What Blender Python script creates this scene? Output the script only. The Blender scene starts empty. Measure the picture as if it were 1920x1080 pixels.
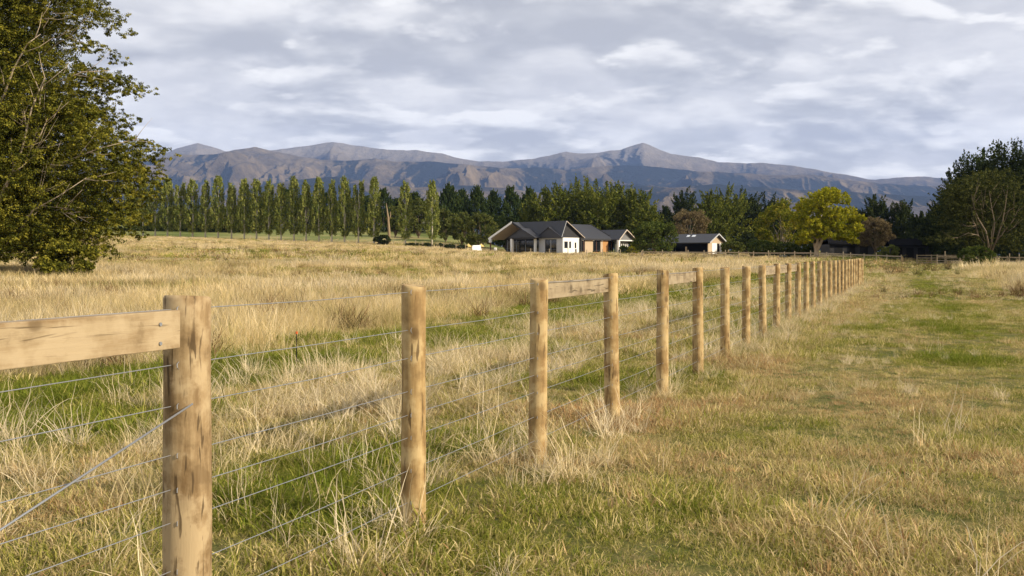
import bpy, math, random
import numpy as np
from mathutils import Vector, Matrix

# ---------------------------------------------------------------- camera, sky, sun, exposure
F = 1867.0          # focal length in photo pixels (35 mm on 36 mm)
CH = 1.345          # eye height
HY = 479.0          # pixel row of the horizon
scene = bpy.context.scene
C = scene.collection
cd = bpy.data.cameras.new("camera"); cam = bpy.data.objects.new("camera", cd); C.objects.link(cam)
cam.location = (0, 0, CH); cam.rotation_euler = (math.radians(90), 0, 0)
cd.sensor_width = 36; cd.lens = 35.0; cd.shift_y = -(540 - HY) / 1920.0
cd.clip_start = 0.05; cd.clip_end = 60000
scene.camera = cam

SUN_AZ, SUN_EL = math.radians(66), math.radians(26)     # azimuth measured from behind the camera towards the right
SUN = Vector((math.sin(SUN_AZ) * math.cos(SUN_EL), -math.cos(SUN_AZ) * math.cos(SUN_EL), math.sin(SUN_EL)))
sd = bpy.data.lights.new("sun", "SUN"); sun = bpy.data.objects.new("sun", sd); C.objects.link(sun)
sd.energy = 5.0; sd.angle = math.radians(0.6); sd.color = (1.0, 0.87, 0.67)
sun.rotation_euler = (-SUN).to_track_quat('-Z', 'Y').to_euler()
sun.location = SUN * 100

scene.render.engine = 'CYCLES'
scene.cycles.use_denoising = True
scene.cycles.max_bounces = 6; scene.cycles.diffuse_bounces = 3; scene.cycles.transmission_bounces = 3
scene.cycles.glossy_bounces = 2; scene.cycles.volume_bounces = 0; scene.cycles.transparent_max_bounces = 4
scene.cycles.sample_clamp_indirect = 6
scene.view_settings.view_transform = 'Standard'; scene.view_settings.look = 'None'
scene.view_settings.gamma = 1; scene.view_settings.exposure = 0.28

w = bpy.data.worlds.new("World"); scene.world = w; w.use_nodes = True
nt = w.node_tree; N = nt.nodes; L = nt.links; N.clear()
def nd(nt, t, **kw):
    n = nt.nodes.new(t)
    for k, v in kw.items():
        if k.startswith('i_'): n.inputs[int(k[2:])].default_value = v
        else: setattr(n, k, v)
    return n
def ramp(nt, stops, interp='LINEAR'):
    r = nt.nodes.new('ShaderNodeValToRGB'); e = r.color_ramp.elements; r.color_ramp.interpolation = interp
    while len(e) < len(stops): e.new(0.5)
    for i, (p, c) in enumerate(stops):
        e[i].position = p; e[i].color = (c[0], c[1], c[2], 1) if isinstance(c, tuple) else (c, c, c, 1)
    return r
out = nd(nt, 'ShaderNodeOutputWorld'); bg = nd(nt, 'ShaderNodeBackground', i_1=0.1)
sky = nd(nt, 'ShaderNodeTexSky', sky_type='NISHITA', sun_disc=False, sun_elevation=SUN_EL,
         sun_rotation=math.atan2(SUN.x, SUN.y), altitude=200, air_density=1.0, dust_density=0.6, ozone_density=1.5)
tc = nd(nt, 'ShaderNodeTexCoord'); sep = nd(nt, 'ShaderNodeSeparateXYZ'); L.new(tc.outputs['Generated'], sep.inputs[0])
def mth(nt, op, a, b=None, c=None):
    m = nt.nodes.new('ShaderNodeMath'); m.operation = op
    for i, x in enumerate((a, b, c)):
        if x is None: continue
        if isinstance(x, (int, float)): m.inputs[i].default_value = x
        else: nt.links.new(x, m.inputs[i])
    return m.outputs[0]
zc = mth(nt, 'ADD', mth(nt, 'MAXIMUM', sep.outputs[2], 0.0), 0.24)
px_ = mth(nt, 'DIVIDE', sep.outputs[0], zc); py_ = mth(nt, 'DIVIDE', sep.outputs[1], zc)
cmb = nd(nt, 'ShaderNodeCombineXYZ'); L.new(px_, cmb.inputs[0]); L.new(py_, cmb.inputs[1])
def noise(nt, vec, scale, detail=6, rough=0.55, dist=0.0, off=None, dims='3D'):
    n = nd(nt, 'ShaderNodeTexNoise', noise_dimensions=dims); n.inputs['Scale'].default_value = scale
    n.inputs['Detail'].default_value = detail; n.inputs['Roughness'].default_value = rough; n.inputs['Distortion'].default_value = dist
    if off is not None:
        a = nd(nt, 'ShaderNodeVectorMath', operation='ADD'); nt.links.new(vec, a.inputs[0]); a.inputs[1].default_value = off; vec = a.outputs[0]
    nt.links.new(vec, n.inputs['Vector']); return n.outputs['Fac']
def mix(nt, fac, a, b, blend='MIX'):
    m = nd(nt, 'ShaderNodeMix', data_type='RGBA', blend_type=blend)
    for s, x in ((0, fac), (6, a), (7, b)):
        if isinstance(x, (int, float)): m.inputs[s].default_value = x
        elif isinstance(x, tuple): m.inputs[s].default_value = (x[0], x[1], x[2], 1)
        else: nt.links.new(x, m.inputs[s])
    return m.outputs[2]
P = cmb.outputs[0]
def cdens(k, sx, sc, off, det=11, rgh=.52):
    sq = nd(nt, 'ShaderNodeMapping'); sq.inputs['Scale'].default_value = (sx * k, k, 1.0); L.new(P, sq.inputs[0])
    return noise(nt, sq.outputs[0], sc, det, rgh, .12, off)
n3 = noise(nt, P, 0.45, 3, 0.5, 0.0, (1.0, 5.5, 9))
def layer(under, sx, sc, off, lo, hi, dk, cols):
    """a deck of cloud banks: crisp bright upper rims, grey flat undersides, opacity from the density"""
    d0 = cdens(1.0, sx, sc, off); d1 = cdens(dk, sx, sc, off, 5)
    al = ramp(nt, [(lo, 0.0), (hi, 1.0)], 'EASE'); L.new(d0, al.inputs[0])
    e = mth(nt, 'ADD', mth(nt, 'MULTIPLY', mth(nt, 'SUBTRACT', d0, d1), 3.0), mth(nt, 'ADD', mth(nt, 'MULTIPLY', mth(nt, 'SUBTRACT', d0, (lo + hi) / 2), -1.6), .52))
    c = ramp(nt, cols); L.new(e, c.inputs[0])
    return mix(nt, al.outputs[0], under, c.outputs[0])
base = ramp(nt, [(.38, (5.7, 5.65, 5.75)), (.5, (6.6, 6.5, 6.5)), (.62, (7.7, 7.55, 7.4))]); L.new(noise(nt, P, 3.0, 8, .6, .2, (2, 9, 3)), base.inputs[0])
GC = [(.28, (4.5, 4.5, 4.65)), (.42, (5.3, 5.28, 5.35)), (.52, (6.3, 6.22, 6.2)), (.62, (7.6, 7.45, 7.3)), (.80, (8.9, 8.7, 8.4))]
class _o: pass
cl = layer(base.outputs[0], .9, 1.6, (3.1, 1.4, 0), .47, .56, .955, GC)
cl = layer(cl, .85, 2.9, (11.3, 4.2, 5), .50, .56, .965, GC)
cloud = _o(); cloud.outputs = [cl]
gap = ramp(nt, [(0.60, 0.0), (0.72, 0.45)]); L.new(n3, gap.inputs[0])
skyc = mix(nt, 0.6, sky.outputs[0], (5.6, 6.3, 7.6))
hzf = mth(nt, 'ADD', 1.0, mth(nt, 'MULTIPLY', .75, mth(nt, 'POWER', 2.718, mth(nt, 'MULTIPLY', mth(nt, 'MAXIMUM', sep.outputs[2], 0.0), -8.0))))
hc = nd(nt, 'ShaderNodeVectorMath', operation='SCALE'); L.new(mix(nt, gap.outputs[0], cloud.outputs[0], skyc), hc.inputs[0]); L.new(hzf, hc.inputs['Scale'])
L.new(hc.outputs[0], bg.inputs[0]); L.new(bg.outputs[0], out.inputs[0])

# ---------------------------------------------------------------- helpers
rng = np.random.default_rng(7)
def arr(*a): return np.array(a, float)

def mesh_np(name, V, polys, mats=None, attrs=None, smooth=False, midx=None):
    """polys: list of (k,n) int arrays"""
    me = bpy.data.meshes.new(name)
    V = np.asarray(V, np.float32); me.vertices.add(len(V)); me.vertices.foreach_set('co', V.ravel())
    loops = np.concatenate([p.ravel() for p in polys]).astype(np.int32)
    tot = np.concatenate([np.full(len(p), p.shape[1]) for p in polys]).astype(np.int32)
    st = np.concatenate([[0], np.cumsum(tot)[:-1]]).astype(np.int32)
    me.loops.add(len(loops)); me.loops.foreach_set('vertex_index', loops)
    me.polygons.add(len(tot)); me.polygons.foreach_set('loop_start', st)
    if midx is not None: me.polygons.foreach_set('material_index', np.asarray(midx, np.int32))
    me.update(calc_edges=True)
    me.polygons.foreach_set('use_smooth', np.full(len(tot), smooth))
    for k, v in (attrs or {}).items():
        a = me.attributes.new(k, 'FLOAT', 'POINT'); a.data.foreach_set('value', np.asarray(v, np.float32))
    for m in (mats or []): me.materials.append(m)
    me.validate(); return me

def link(name, me, parent=None, loc=None, label=None, cat=None, group=None, kind=None):
    o = bpy.data.objects.new(name, me); C.objects.link(o)
    if parent is not None: o.parent = parent
    if loc is not None: o.location = loc
    return tag(o, label, cat, group, kind)
def tag(o, label=None, cat=None, group=None, kind=None):
    if label: o['label'] = label
    if cat: o['category'] = cat
    if group: o['group'] = group
    if kind: o['kind'] = kind
    return o
def empty(name, loc, rz=0, **kw):
    o = bpy.data.objects.new(name, None); C.objects.link(o); o.location = loc; o.rotation_euler = (0, 0, rz)
    o.empty_display_size = 0.3
    return tag(o, **kw)
def copy_tree(o, parent=None):
    c = o.copy(); C.objects.link(c)
    if parent is not None: c.parent = parent
    for ch in list(o.children): copy_tree(ch, c)
    return c

class MB:
    """collects simple solids in one mesh"""
    def __init__(s): s.v = []; s.q = []; s.n = 0
    def add(s, v, f):
        s.v += [tuple(x) for x in v]; s.q += [tuple(i + s.n for i in p) for p in f]; s.n += len(v); return s
    def box(s, x0, x1, y0, y1, z0, z1):
        v = [(x, y, z) for z in (z0, z1) for y in (y0, y1) for x in (x0, x1)]
        return s.add(v, [(0, 2, 3, 1), (4, 5, 7, 6), (0, 1, 5, 4), (2, 6, 7, 3), (0, 4, 6, 2), (1, 3, 7, 5)])
    def slab(s, pts, t, d=(0, 0, -1)):
        n = len(pts); d = Vector(d) * t; a = [Vector(p) for p in pts]; b = [p + d for p in a]
        f = [tuple(range(n)), tuple(range(2 * n - 1, n - 1, -1))] + [(i, i + n, (i + 1) % n + n, (i + 1) % n) for i in range(n)]
        return s.add(a + b, f)
    def tube(s, pts, rad, k=8, cap=True):
        pts = [Vector(p) for p in pts]; n = len(pts)
        if isinstance(rad, (int, float)): rad = [rad] * n
        vs = []
        for i, p in enumerate(pts):
            t = (pts[min(i + 1, n - 1)] - pts[max(i - 1, 0)]).normalized()
            a = t.orthogonal().normalized() if abs(t.z) < .9 else t.cross(Vector((0, 1, 0))).normalized()
            b = t.cross(a)
            vs += [p + (a * math.cos(j * 2 * math.pi / k) + b * math.sin(j * 2 * math.pi / k)) * rad[i] for j in range(k)]
        fs = [(i * k + j, i * k + (j + 1) % k, (i + 1) * k + (j + 1) % k, (i + 1) * k + j) for i in range(n - 1) for j in range(k)]
        if cap: fs += [tuple(range(k - 1, -1, -1)), tuple((n - 1) * k + j for j in range(k))]
        return s.add(vs, fs)
    def beam(s, a, b, w, h):
        a, b = Vector(a), Vector(b); t = (b - a).normalized(); sx = t.cross(Vector((0, 0, 1)))
        sx = sx.normalized() * w / 2 if sx.length > .01 else Vector((w / 2, 0, 0)); up = sx.cross(t).normalized() * h / 2
        v = [p + i * sx + j * up for p in (a, b) for i, j in ((-1, -1), (1, -1), (1, 1), (-1, 1))]
        return s.add(v, [(3, 2, 1, 0), (4, 5, 6, 7), (0, 1, 5, 4), (1, 2, 6, 5), (2, 3, 7, 6), (3, 0, 4, 7)])
    def mesh(s, name, mat, smooth=False):
        me = bpy.data.meshes.new(name); me.from_pydata(s.v, [], s.q); me.materials.append(mat)
        if smooth: me.polygons.foreach_set('use_smooth', [True] * len(me.polygons))
        me.update(); return me
    def build(s, name, mat, parent=None, smooth=False, **kw):
        return link(name, s.mesh(name, mat, smooth), parent, **kw)

# numpy gradient noise
_perm = np.random.default_rng(11).permutation(512)
_ang = np.random.default_rng(12).random(512) * 2 * np.pi
def gnoise(x, y):
    xi = np.floor(x).astype(int); yi = np.floor(y).astype(int); fx = x - xi; fy = y - yi
    def g(ix, iy, dx, dy):
        h = _perm[(_perm[ix & 511] + iy) & 511]; return np.cos(_ang[h]) * dx + np.sin(_ang[h]) * dy
    u = fx * fx * fx * (fx * (fx * 6 - 15) + 10); v = fy * fy * fy * (fy * (fy * 6 - 15) + 10)
    a = g(xi, yi, fx, fy); b = g(xi + 1, yi, fx - 1, fy); c = g(xi, yi + 1, fx, fy - 1); d = g(xi + 1, yi + 1, fx - 1, fy - 1)
    return (a + (b - a) * u) + ((c + (d - c) * u) - (a + (b - a) * u)) * v
def fbm(x, y, o=4, g=.5):
    r = 0; a = 1
    for i in range(o): r = r + a * gnoise(x * 2**i + 17 * i, y * 2**i - 9 * i); a *= g
    return r
def ridged(x, y, o=5, g=.5):
    r = 0; a = 1; s = 0; pw = 1
    for i in range(o):
        n = 1 - np.abs(gnoise(x * 2**i + 31 * i, y * 2**i + 5 * i)) * 2; n = n * n
        r = r + a * n * pw; pw = np.clip(n * 1.3, 0, 1); s += a; a *= g
    return r / s
def sstep(a, b, x):
    t = np.clip((x - a) / (b - a), 0, 1); return t * t * (3 - 2 * t)

# terrain: flat by the fence, rising away to the left
_gu = np.array([-2, -.45, -.359, -.08, 0, .19, .31, .42, .8]); _gz = np.array([.036, .036, .0345, .0235, .0150, .0130, .0125, .0056, .002])
def zg(x, y):
    x = np.asarray(x, float); y = np.asarray(y, float)
    t = np.clip(y, 40, 270) - 40; t = t * t / (t + 15)
    u = x / np.maximum(y, 40)
    y0 = 195 + 20 * np.clip(-u / .36, 0, 1)
    z = t * np.interp(u, _gu, _gz) + np.clip(y - y0, 0, 70) * .045 * sstep(.0, -.06, u) + 0.05 * fbm(x * .13, y * .13, 3) + .012 * fbm(x * 1.1, y * 1.1, 2)
    return z
def xp(px, D): return (px - 960) / F * D
def zp(Y, D): return CH - (Y - HY) / F * D
def gpt(px, D): x = xp(px, D); return (x, D, float(zg(x, D)))

# fence frame: v = distance to the left of the fence line, s = along it
FA = 0.4044; FB = -2.437; FC = 1 / math.hypot(1, FA)
def fv(x, y): return (FA * y + FB - x) * FC
def fpt(i, z=0, off=0):   # post i; off>0 = to the left (away from camera)
    y = 1.592 * (i + 1.04); x = FA * y + FB; return Vector((x - off * FC, y + off * FA * FC, z))

# ---------------------------------------------------------------- materials
def newmat(name):
    m = bpy.data.materials.new(name); m.use_nodes = True; nt = m.node_tree; nt.nodes.clear()
    o = nd(nt, 'ShaderNodeOutputMaterial'); return m, nt, o
def bsdf(nt, col, rough=.8, spec=.3, metal=0.0):
    b = nd(nt, 'ShaderNodeBsdfPrincipled')
    if isinstance(col, tuple): b.inputs['Base Color'].default_value = (*col, 1)
    else: nt.links.new(col, b.inputs['Base Color'])
    b.inputs['Roughness'].default_value = rough; b.inputs['Specular IOR Level'].default_value = spec; b.inputs['Metallic'].default_value = metal
    return b
def plain(name, col, rough=.8, spec=.3, metal=0.0, var=.12, scale=3.0, bump=0.0):
    m, nt, o = newmat(name); t = nd(nt, 'ShaderNodeTexCoord')
    f = noise(nt, t.outputs['Object'], scale, 5, .6)
    c = mix(nt, f, tuple(x * (1 - var) for x in col), tuple(min(1, x * (1 + var)) for x in col))
    b = bsdf(nt, c, rough, spec, metal)
    if bump:
        bm = nd(nt, 'ShaderNodeBump'); bm.inputs['Strength'].default_value = bump; nt.links.new(noise(nt, t.outputs['Object'], scale * 6, 4), bm.inputs['Height']); nt.links.new(bm.outputs[0], b.inputs['Normal'])
    nt.links.new(b.outputs[0], o.inputs[0]); return m
def attr(nt, name, typ='GEOMETRY'):
    a = nd(nt, 'ShaderNodeAttribute', attribute_name=name, attribute_type=typ); return a.outputs['Fac']
def leafmat(name, dark, mid, light, trans=.3, hue=0):
    """leaf colour varies leaf to leaf (tint attribute)"""
    m, nt, o = newmat(name)
    r = ramp(nt, [(0.0, dark), (.5, mid), (1.0, light)]); nt.links.new(attr(nt, 'tint'), r.inputs[0])
    d = nd(nt, 'ShaderNodeBsdfDiffuse'); t = nd(nt, 'ShaderNodeBsdfTranslucent')
    nt.links.new(r.outputs[0], d.inputs[0]); nt.links.new(r.outputs[0], t.inputs[0])
    mx = nd(nt, 'ShaderNodeMixShader', i_0=trans); nt.links.new(d.outputs[0], mx.inputs[1]); nt.links.new(t.outputs[0], mx.inputs[2])
    nt.links.new(mx.outputs[0], o.inputs[0]); return m

def grassmat(name, stops, trans=.3, tipcol=None, tipmix=.0):
    """blade colour: instance 'dry' value picks the hue, blade attribute shifts it, root a bit darker only through thatch colour"""
    m, nt, o = newmat(name)
    dry = attr(nt, 'dry', 'INSTANCER'); bl = attr(nt, 'bl'); 
    f = mth(nt, 'ADD', dry, mth(nt, 'MULTIPLY', mth(nt, 'SUBTRACT', bl, .5), .55))
    r = ramp(nt, stops); nt.links.new(f, r.inputs[0])
    col = r.outputs[0]
    br = attr(nt, 'bright', 'INSTANCER')
    hsv = nd(nt, 'ShaderNodeHueSaturation'); nt.links.new(col, hsv.inputs['Color']); nt.links.new(br, hsv.inputs['Value'])
    col = hsv.outputs[0]
    if tipcol: col = mix(nt, mth(nt, 'MULTIPLY', attr(nt, 'h'), tipmix), col, tipcol)
    d = nd(nt, 'ShaderNodeBsdfDiffuse'); t = nd(nt, 'ShaderNodeBsdfTranslucent')
    nt.links.new(col, d.inputs[0]); nt.links.new(col, t.inputs[0])
    mx = nd(nt, 'ShaderNodeMixShader', i_0=trans); nt.links.new(d.outputs[0], mx.inputs[1]); nt.links.new(t.outputs[0], mx.inputs[2])
    nt.links.new(mx.outputs[0], o.inputs[0]); return m

def woodmat(name, base, dark, light, axis_scale, knots=True, rough=.75):
    m, nt, o = newmat(name); t = nd(nt, 'ShaderNodeTexCoord'); oi = nd(nt, 'ShaderNodeObjectInfo')
    ad = nd(nt, 'ShaderNodeVectorMath', operation='ADD'); nt.links.new(t.outputs['Object'], ad.inputs[0])
    sc = nd(nt, 'ShaderNodeVectorMath', operation='SCALE'); 
    cb = nd(nt, 'ShaderNodeCombineXYZ'); nt.links.new(mth(nt, 'MULTIPLY', oi.outputs['Random'], 37.0), cb.inputs[0]); nt.links.new(mth(nt, 'MULTIPLY', oi.outputs['Random'], 91.0), cb.inputs[2])
    nt.links.new(cb.outputs[0], ad.inputs[1])
    mp = nd(nt, 'ShaderNodeMapping'); mp.inputs['Scale'].default_value = axis_scale; nt.links.new(ad.outputs[0], mp.inputs[0])
    g = noise(nt, mp.outputs[0], 20, 6, .65, .35); g2 = noise(nt, mp.outputs[0], 75, 4, .6, .3); ck = noise(nt, mp.outputs[0], 46, 3, .5, .6, (5, 3, 1))
    big = noise(nt, ad.outputs[0], 7, 5, .62, .1); 
    c = mix(nt, mth(nt, 'MULTIPLY', g2, .55), base, light)
    rg = ramp(nt, [(.42, 0.0), (.62, .85)]); nt.links.new(g, rg.inputs[0])
    c = mix(nt, rg.outputs[0], c, dark)
    rb = ramp(nt, [(.48, 0.0), (.60, .8)]); nt.links.new(big, rb.inputs[0])
    c = mix(nt, rb.outputs[0], c, light)
    rd = ramp(nt, [(.36, .55), (.46, 0.0)]); nt.links.new(big, rd.inputs[0]); c = mix(nt, rd.outputs[0], c, tuple(x * .7 for x in dark))
    rc = ramp(nt, [(.60, 0.0), (.66, .8)]); nt.links.new(ck, rc.inputs[0]); c = mix(nt, rc.outputs[0], c, tuple(x * .35 for x in dark))
    if knots:
        vo = nd(nt, 'ShaderNodeTexVoronoi', feature='F1'); vo.inputs['Scale'].default_value = 5.5
        mk = nd(nt, 'ShaderNodeMapping'); mk.inputs['Scale'].default_value = tuple((1.0 if a >= .99 else .75) for a in axis_scale); nt.links.new(ad.outputs[0], mk.inputs[0])
        nt.links.new(mk.outputs[0], vo.inputs['Vector'])
        rk = ramp(nt, [(.06, .95), (.12, 0.7), (.15, .25), (.22, 0.0)]); nt.links.new(vo.outputs['Distance'], rk.inputs[0])
        c = mix(nt, rk.outputs[0], c, tuple(x * .55 for x in dark))
    b = bsdf(nt, c, rough, .25); bm = nd(nt, 'ShaderNodeBump', i_0=.35); bm.inputs['Distance'].default_value = .004
    nt.links.new(g2, bm.inputs['Height']); nt.links.new(bm.outputs[0], b.inputs['Normal']); nt.links.new(b.outputs[0], o.inputs[0]); return m

M = {}
M['post'] = woodmat('post_wood', (.37, .245, .10), (.24, .145, .055), (.51, .38, .19), (1, 1, .10))
M['strainer'] = woodmat('strainer_wood', (.27, .18, .085), (.165, .10, .042), (.45, .34, .195), (1, 1, .13))
M['rail'] = woodmat('rail_wood', (.345, .26, .15), (.235, .155, .075), (.42, .325, .20), (.07, 1, 1))
M['rail_grey'] = woodmat('rail_weathered', (.29, .225, .14), (.20, .15, .09), (.36, .29, .19), (.07, 1, 1))
M['wire'] = plain('galvanised_wire', (.34, .35, .37), .45, .5, .6)
M['charcoal'] = plain('charcoal_roof', (.032, .033, .040), .5, .45, .0, .1, 1.0)
M['charcoal_clad'] = plain('charcoal_cladding', (.028, .028, .030), .7, .3)
M['white'] = plain('white_paint', (.78, .77, .74), .55, .3, 0, .04)
M['soffit'] = plain('soffit_lining', (.62, .52, .42), .6, .3)
M['timber'] = plain('cedar_cladding', (.42, .22, .08), .6, .3, 0, .25, 2)
M['tan'] = plain('tan_plaster', (.46, .36, .25), .8, .2, 0, .1, 1)
M['grey_shadewall'] = plain('grey_trim_and_shaded_white', (.42, .43, .44), .7, .3)  # grey trim, and white cladding darkened in colour for walls in shade
M['midgrey'] = plain('shaded_grey_cladding', (.17, .17, .175), .7, .3)  # gable face darkened in colour to stand for its shade
M['darkgreen'] = plain('dark_green_wall', (.05, .055, .045), .7, .3)
M['black'] = plain('black_interior', (.008, .008, .008), .8, .2)
M['glass'] = plain('dark_window_glass', (.012, .014, .016), .08, .6)
M['skylight'] = plain('skylight_glass', (.72, .76, .8), .25, .6)
M['concrete'] = plain('concrete', (.38, .35, .30), .9, .2, 0, .15, 1)
M['brownsteel'] = plain('brown_post_paint', (.17, .075, .045), .7, .3)
M['bark'] = plain('grey_brown_bark', (.17, .13, .09), .9, .2, 0, .4, 2, .5)
M['bark_pale'] = plain('pale_bark', (.42, .34, .25), .9, .2, 0, .3, 2, .4)
M['bark_white'] = plain('whitish_bark', (.50, .46, .37), .9, .2, 0, .25, 2, .3)
M['bark_dark'] = plain('dark_bark', (.07, .055, .04), .9, .2, 0, .3, 2)
M['deadwood'] = plain('dead_wood', (.28, .21, .13), .9, .2, 0, .3, 1, .4)

# ---------------------------------------------------------------- ground
def gridmesh(name, xs, ys, Z, mats, attrs=None, smooth=True):
    nx, ny = len(xs[0]), len(xs)
    V = np.stack([xs.ravel(), ys.ravel(), Z.ravel()], 1)
    i = np.arange((ny - 1) * (nx - 1)); r = i // (nx - 1); c = i % (nx - 1); a = r * nx + c
    return mesh_np(name, V, [np.stack([a, a + 1, a + 1 + nx, a + nx], 1)], mats, attrs, smooth)

m, nt, o = newmat('field_soil_and_thatch')
g = nd(nt, 'ShaderNodeNewGeometry'); P = g.outputs['Position']
vx = nd(nt, 'ShaderNodeVectorMath', operation='DOT_PRODUCT'); nt.links.new(P, vx.inputs[0]); vx.inputs[1].default_value = (-FC, FA * FC, 0)
v = mth(nt, 'ADD', vx.outputs['Value'], FB * FC)
na = noise(nt, P, .35, 5, .6); nb = noise(nt, P, 2.2, 6, .65); nc = noise(nt, P, 14, 5, .7)
vn = mth(nt, 'ADD', v, mth(nt, 'MULTIPLY', mth(nt, 'SUBTRACT', na, .5), 5.0))
turf = ramp(nt, [(.30, (.045, .07, .014)), (.45, (.10, .11, .028)), (.58, (.20, .165, .06)), (.72, (.13, .085, .035))])
nt.links.new(mth(nt, 'ADD', mth(nt, 'MULTIPLY', nb, .6), mth(nt, 'MULTIPLY', nc, .4)), turf.inputs[0])
mead = ramp(nt, [(.3, (.26, .19, .085)), (.6, (.40, .31, .15)), (.8, (.20, .19, .07))]); nt.links.new(nb, mead.inputs[0])
mf = ramp(nt, [(.0, 0.0), (1.0, 1.0)]); nt.links.new(mth(nt, 'DIVIDE', mth(nt, 'SUBTRACT', vn, 6.0), 2.0), mf.inputs[0])
col = mix(nt, mf.outputs[0], turf.outputs[0], mead.outputs[0])
# mown green paddock beyond the poplars and pale far plain
sy = nd(nt, 'ShaderNodeSeparateXYZ'); nt.links.new(P, sy.inputs[0])
far = ramp(nt, [(.0, 0.0), (1.0, 1.0)]); nt.links.new(mth(nt, 'DIVIDE', mth(nt, 'SUBTRACT', sy.outputs[1], 205.0), 6.0), far.inputs[0])
gr = ramp(nt, [(.35, (.11, .14, .035)), (.52, (.20, .21, .07)), (.66, (.34, .29, .13))]); nt.links.new(noise(nt, P, .06, 4, .6), gr.inputs[0])
col = mix(nt, far.outputs[0], col, gr.outputs[0])
b = bsdf(nt, col, .95, .1); bm = nd(nt, 'ShaderNodeBump', i_0=.9); bm.inputs['Distance'].default_value = .05
nt.links.new(nc, bm.inputs['Height']); nt.links.new(bm.outputs[0], b.inputs['Normal']); nt.links.new(b.outputs[0], o.inputs[0]); M['ground'] = m

yy = np.concatenate([np.linspace(-40, 0, 12), np.linspace(1, 60, 150), np.linspace(61, 300, 170), np.geomspace(310, 14000, 50)])
xx = np.concatenate([-np.geomspace(9000, 170, 30), np.linspace(-165, -31, 90), np.linspace(-30, 40, 180), np.linspace(41, 165, 90), np.geomspace(170, 9000, 30)])
X, Y = np.meshgrid(xx, yy)
Z = zg(X, Y)
link('ground', gridmesh('ground', X, Y, Z, [M['ground']]), kind='structure')

# ---------------------------------------------------------------- mountains
m, nt, o = newmat('tussock_hillside')
veg_shade = attr(nt, 'veg_shade'); hi = attr(nt, 'hi'); g = nd(nt, 'ShaderNodeNewGeometry'); P = g.outputs['Position']
n1 = noise(nt, P, .0025, 6, .6); n2 = noise(nt, P, .010, 8, .68)
rm = nd(nt, 'ShaderNodeTexNoise', noise_type='RIDGED_MULTIFRACTAL'); rm.inputs['Scale'].default_value = .0042; rm.inputs['Detail'].default_value = 7; rm.inputs['Roughness'].default_value = .6; nt.links.new(P, rm.inputs['Vector'])
tus = ramp(nt, [(.36, (.055, .043, .027)), (.5, (.115, .088, .053)), (.64, (.24, .18, .105))]); nt.links.new(mth(nt, 'ADD', mth(nt, 'MULTIPLY', n1, .6), mth(nt, 'MULTIPLY', n2, .4)), tus.inputs[0])
scree = mix(nt, n2, (.19, .165, .14), (.34, .30, .25))
c = mix(nt, hi, tus.outputs[0], scree)
vf = ramp(nt, [(.42, 0.0), (.58, 1.0)]); nt.links.new(mth(nt, 'ADD', veg_shade, mth(nt, 'ADD', mth(nt, 'MULTIPLY', mth(nt, 'SUBTRACT', n2, .5), .7), mth(nt, 'MULTIPLY', mth(nt, 'SUBTRACT', .9, rm.outputs['Fac']), .10))), vf.inputs[0])
c = mix(nt, vf.outputs[0], c, (.014, .019, .018))  # dark bush colour, also standing in for cloud shadow on the slopes
b = bsdf(nt, c, .95, .05); bm = nd(nt, 'ShaderNodeBump', i_0=1.0); bm.inputs['Distance'].default_value = 45; nt.links.new(mth(nt, 'ADD', rm.outputs['Fac'], n2), bm.inputs['Height']); nt.links.new(bm.outputs[0], b.inputs['Normal']); nt.links.new(b.outputs[0], o.inputs[0]); M['hill'] = m

def hill(name, prof, D, front, back, amp, veg_shade_bias, hib, seed, spur=900., lowcut=None):
    pxs = np.linspace(-450, 2450, 1150); depth = np.concatenate([np.linspace(front, D, 190), np.linspace(D, back, 24)[1:]])
    PX, Yd = np.meshgrid(pxs, depth); X = (PX - 960) / F * Yd
    cy = np.interp(PX, [p[0] for p in prof], [p[1] for p in prof])
    cy = cy + 1.6 * fbm(PX * .03 + seed, PX * 0 + seed, 4)
    zcr = CH + (HY - cy) / F * D
    s = np.where(Yd <= D, (Yd - front) / (D - front), 1 - (Yd - D) / (back - D))
    warp = 260 * fbm(X / 1500 + seed, Yd / 1500, 3)
    r = ridged((X + warp) / spur + seed, (Yd - .35 * X + warp) / (spur * 3.0) + seed * .3, 7, .60)
    r2 = ridged((X - warp) / (spur * 2.3) + seed * 2, Yd / (spur * 3.2), 3)
    env = np.clip(s, 0, 1) ** .85
    w = 4 * env * (1 - env)
    hgt = zcr * (env * .92 + .08 * env ** 3) + zcr * amp * w * ((r - .42) * .9 + (r2 - .45) * .9) 
    crest_noise = zcr * .012 * (r - .4)
    Z = hgt + crest_noise * env - 12 * (1 - env)
    lim = CH + (HY - cy) / F * Yd          # no spur may stand above the skyline of its range
    Z = np.where(Yd <= D, np.minimum(Z, lim), Z)
    gx = np.gradient(Z, axis=1) / np.maximum(np.gradient(X, axis=1), 1); v = veg_shade_bias + (.42 - r) * 1.1 + .55 * np.clip(gx, -.7, .7) + .26 * fbm(X / 1100 + 5, Yd / 1600 + seed, 4) + (.45 - env) * .42  # bush plus painted shade: darker where slopes face away from the sun
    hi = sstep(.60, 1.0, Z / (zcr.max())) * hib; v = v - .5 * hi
    link(name, gridmesh(name, X, Yd, Z, [M['hill']], {'veg_shade': v.ravel(), 'hi': hi.ravel()}), kind='structure')
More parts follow.
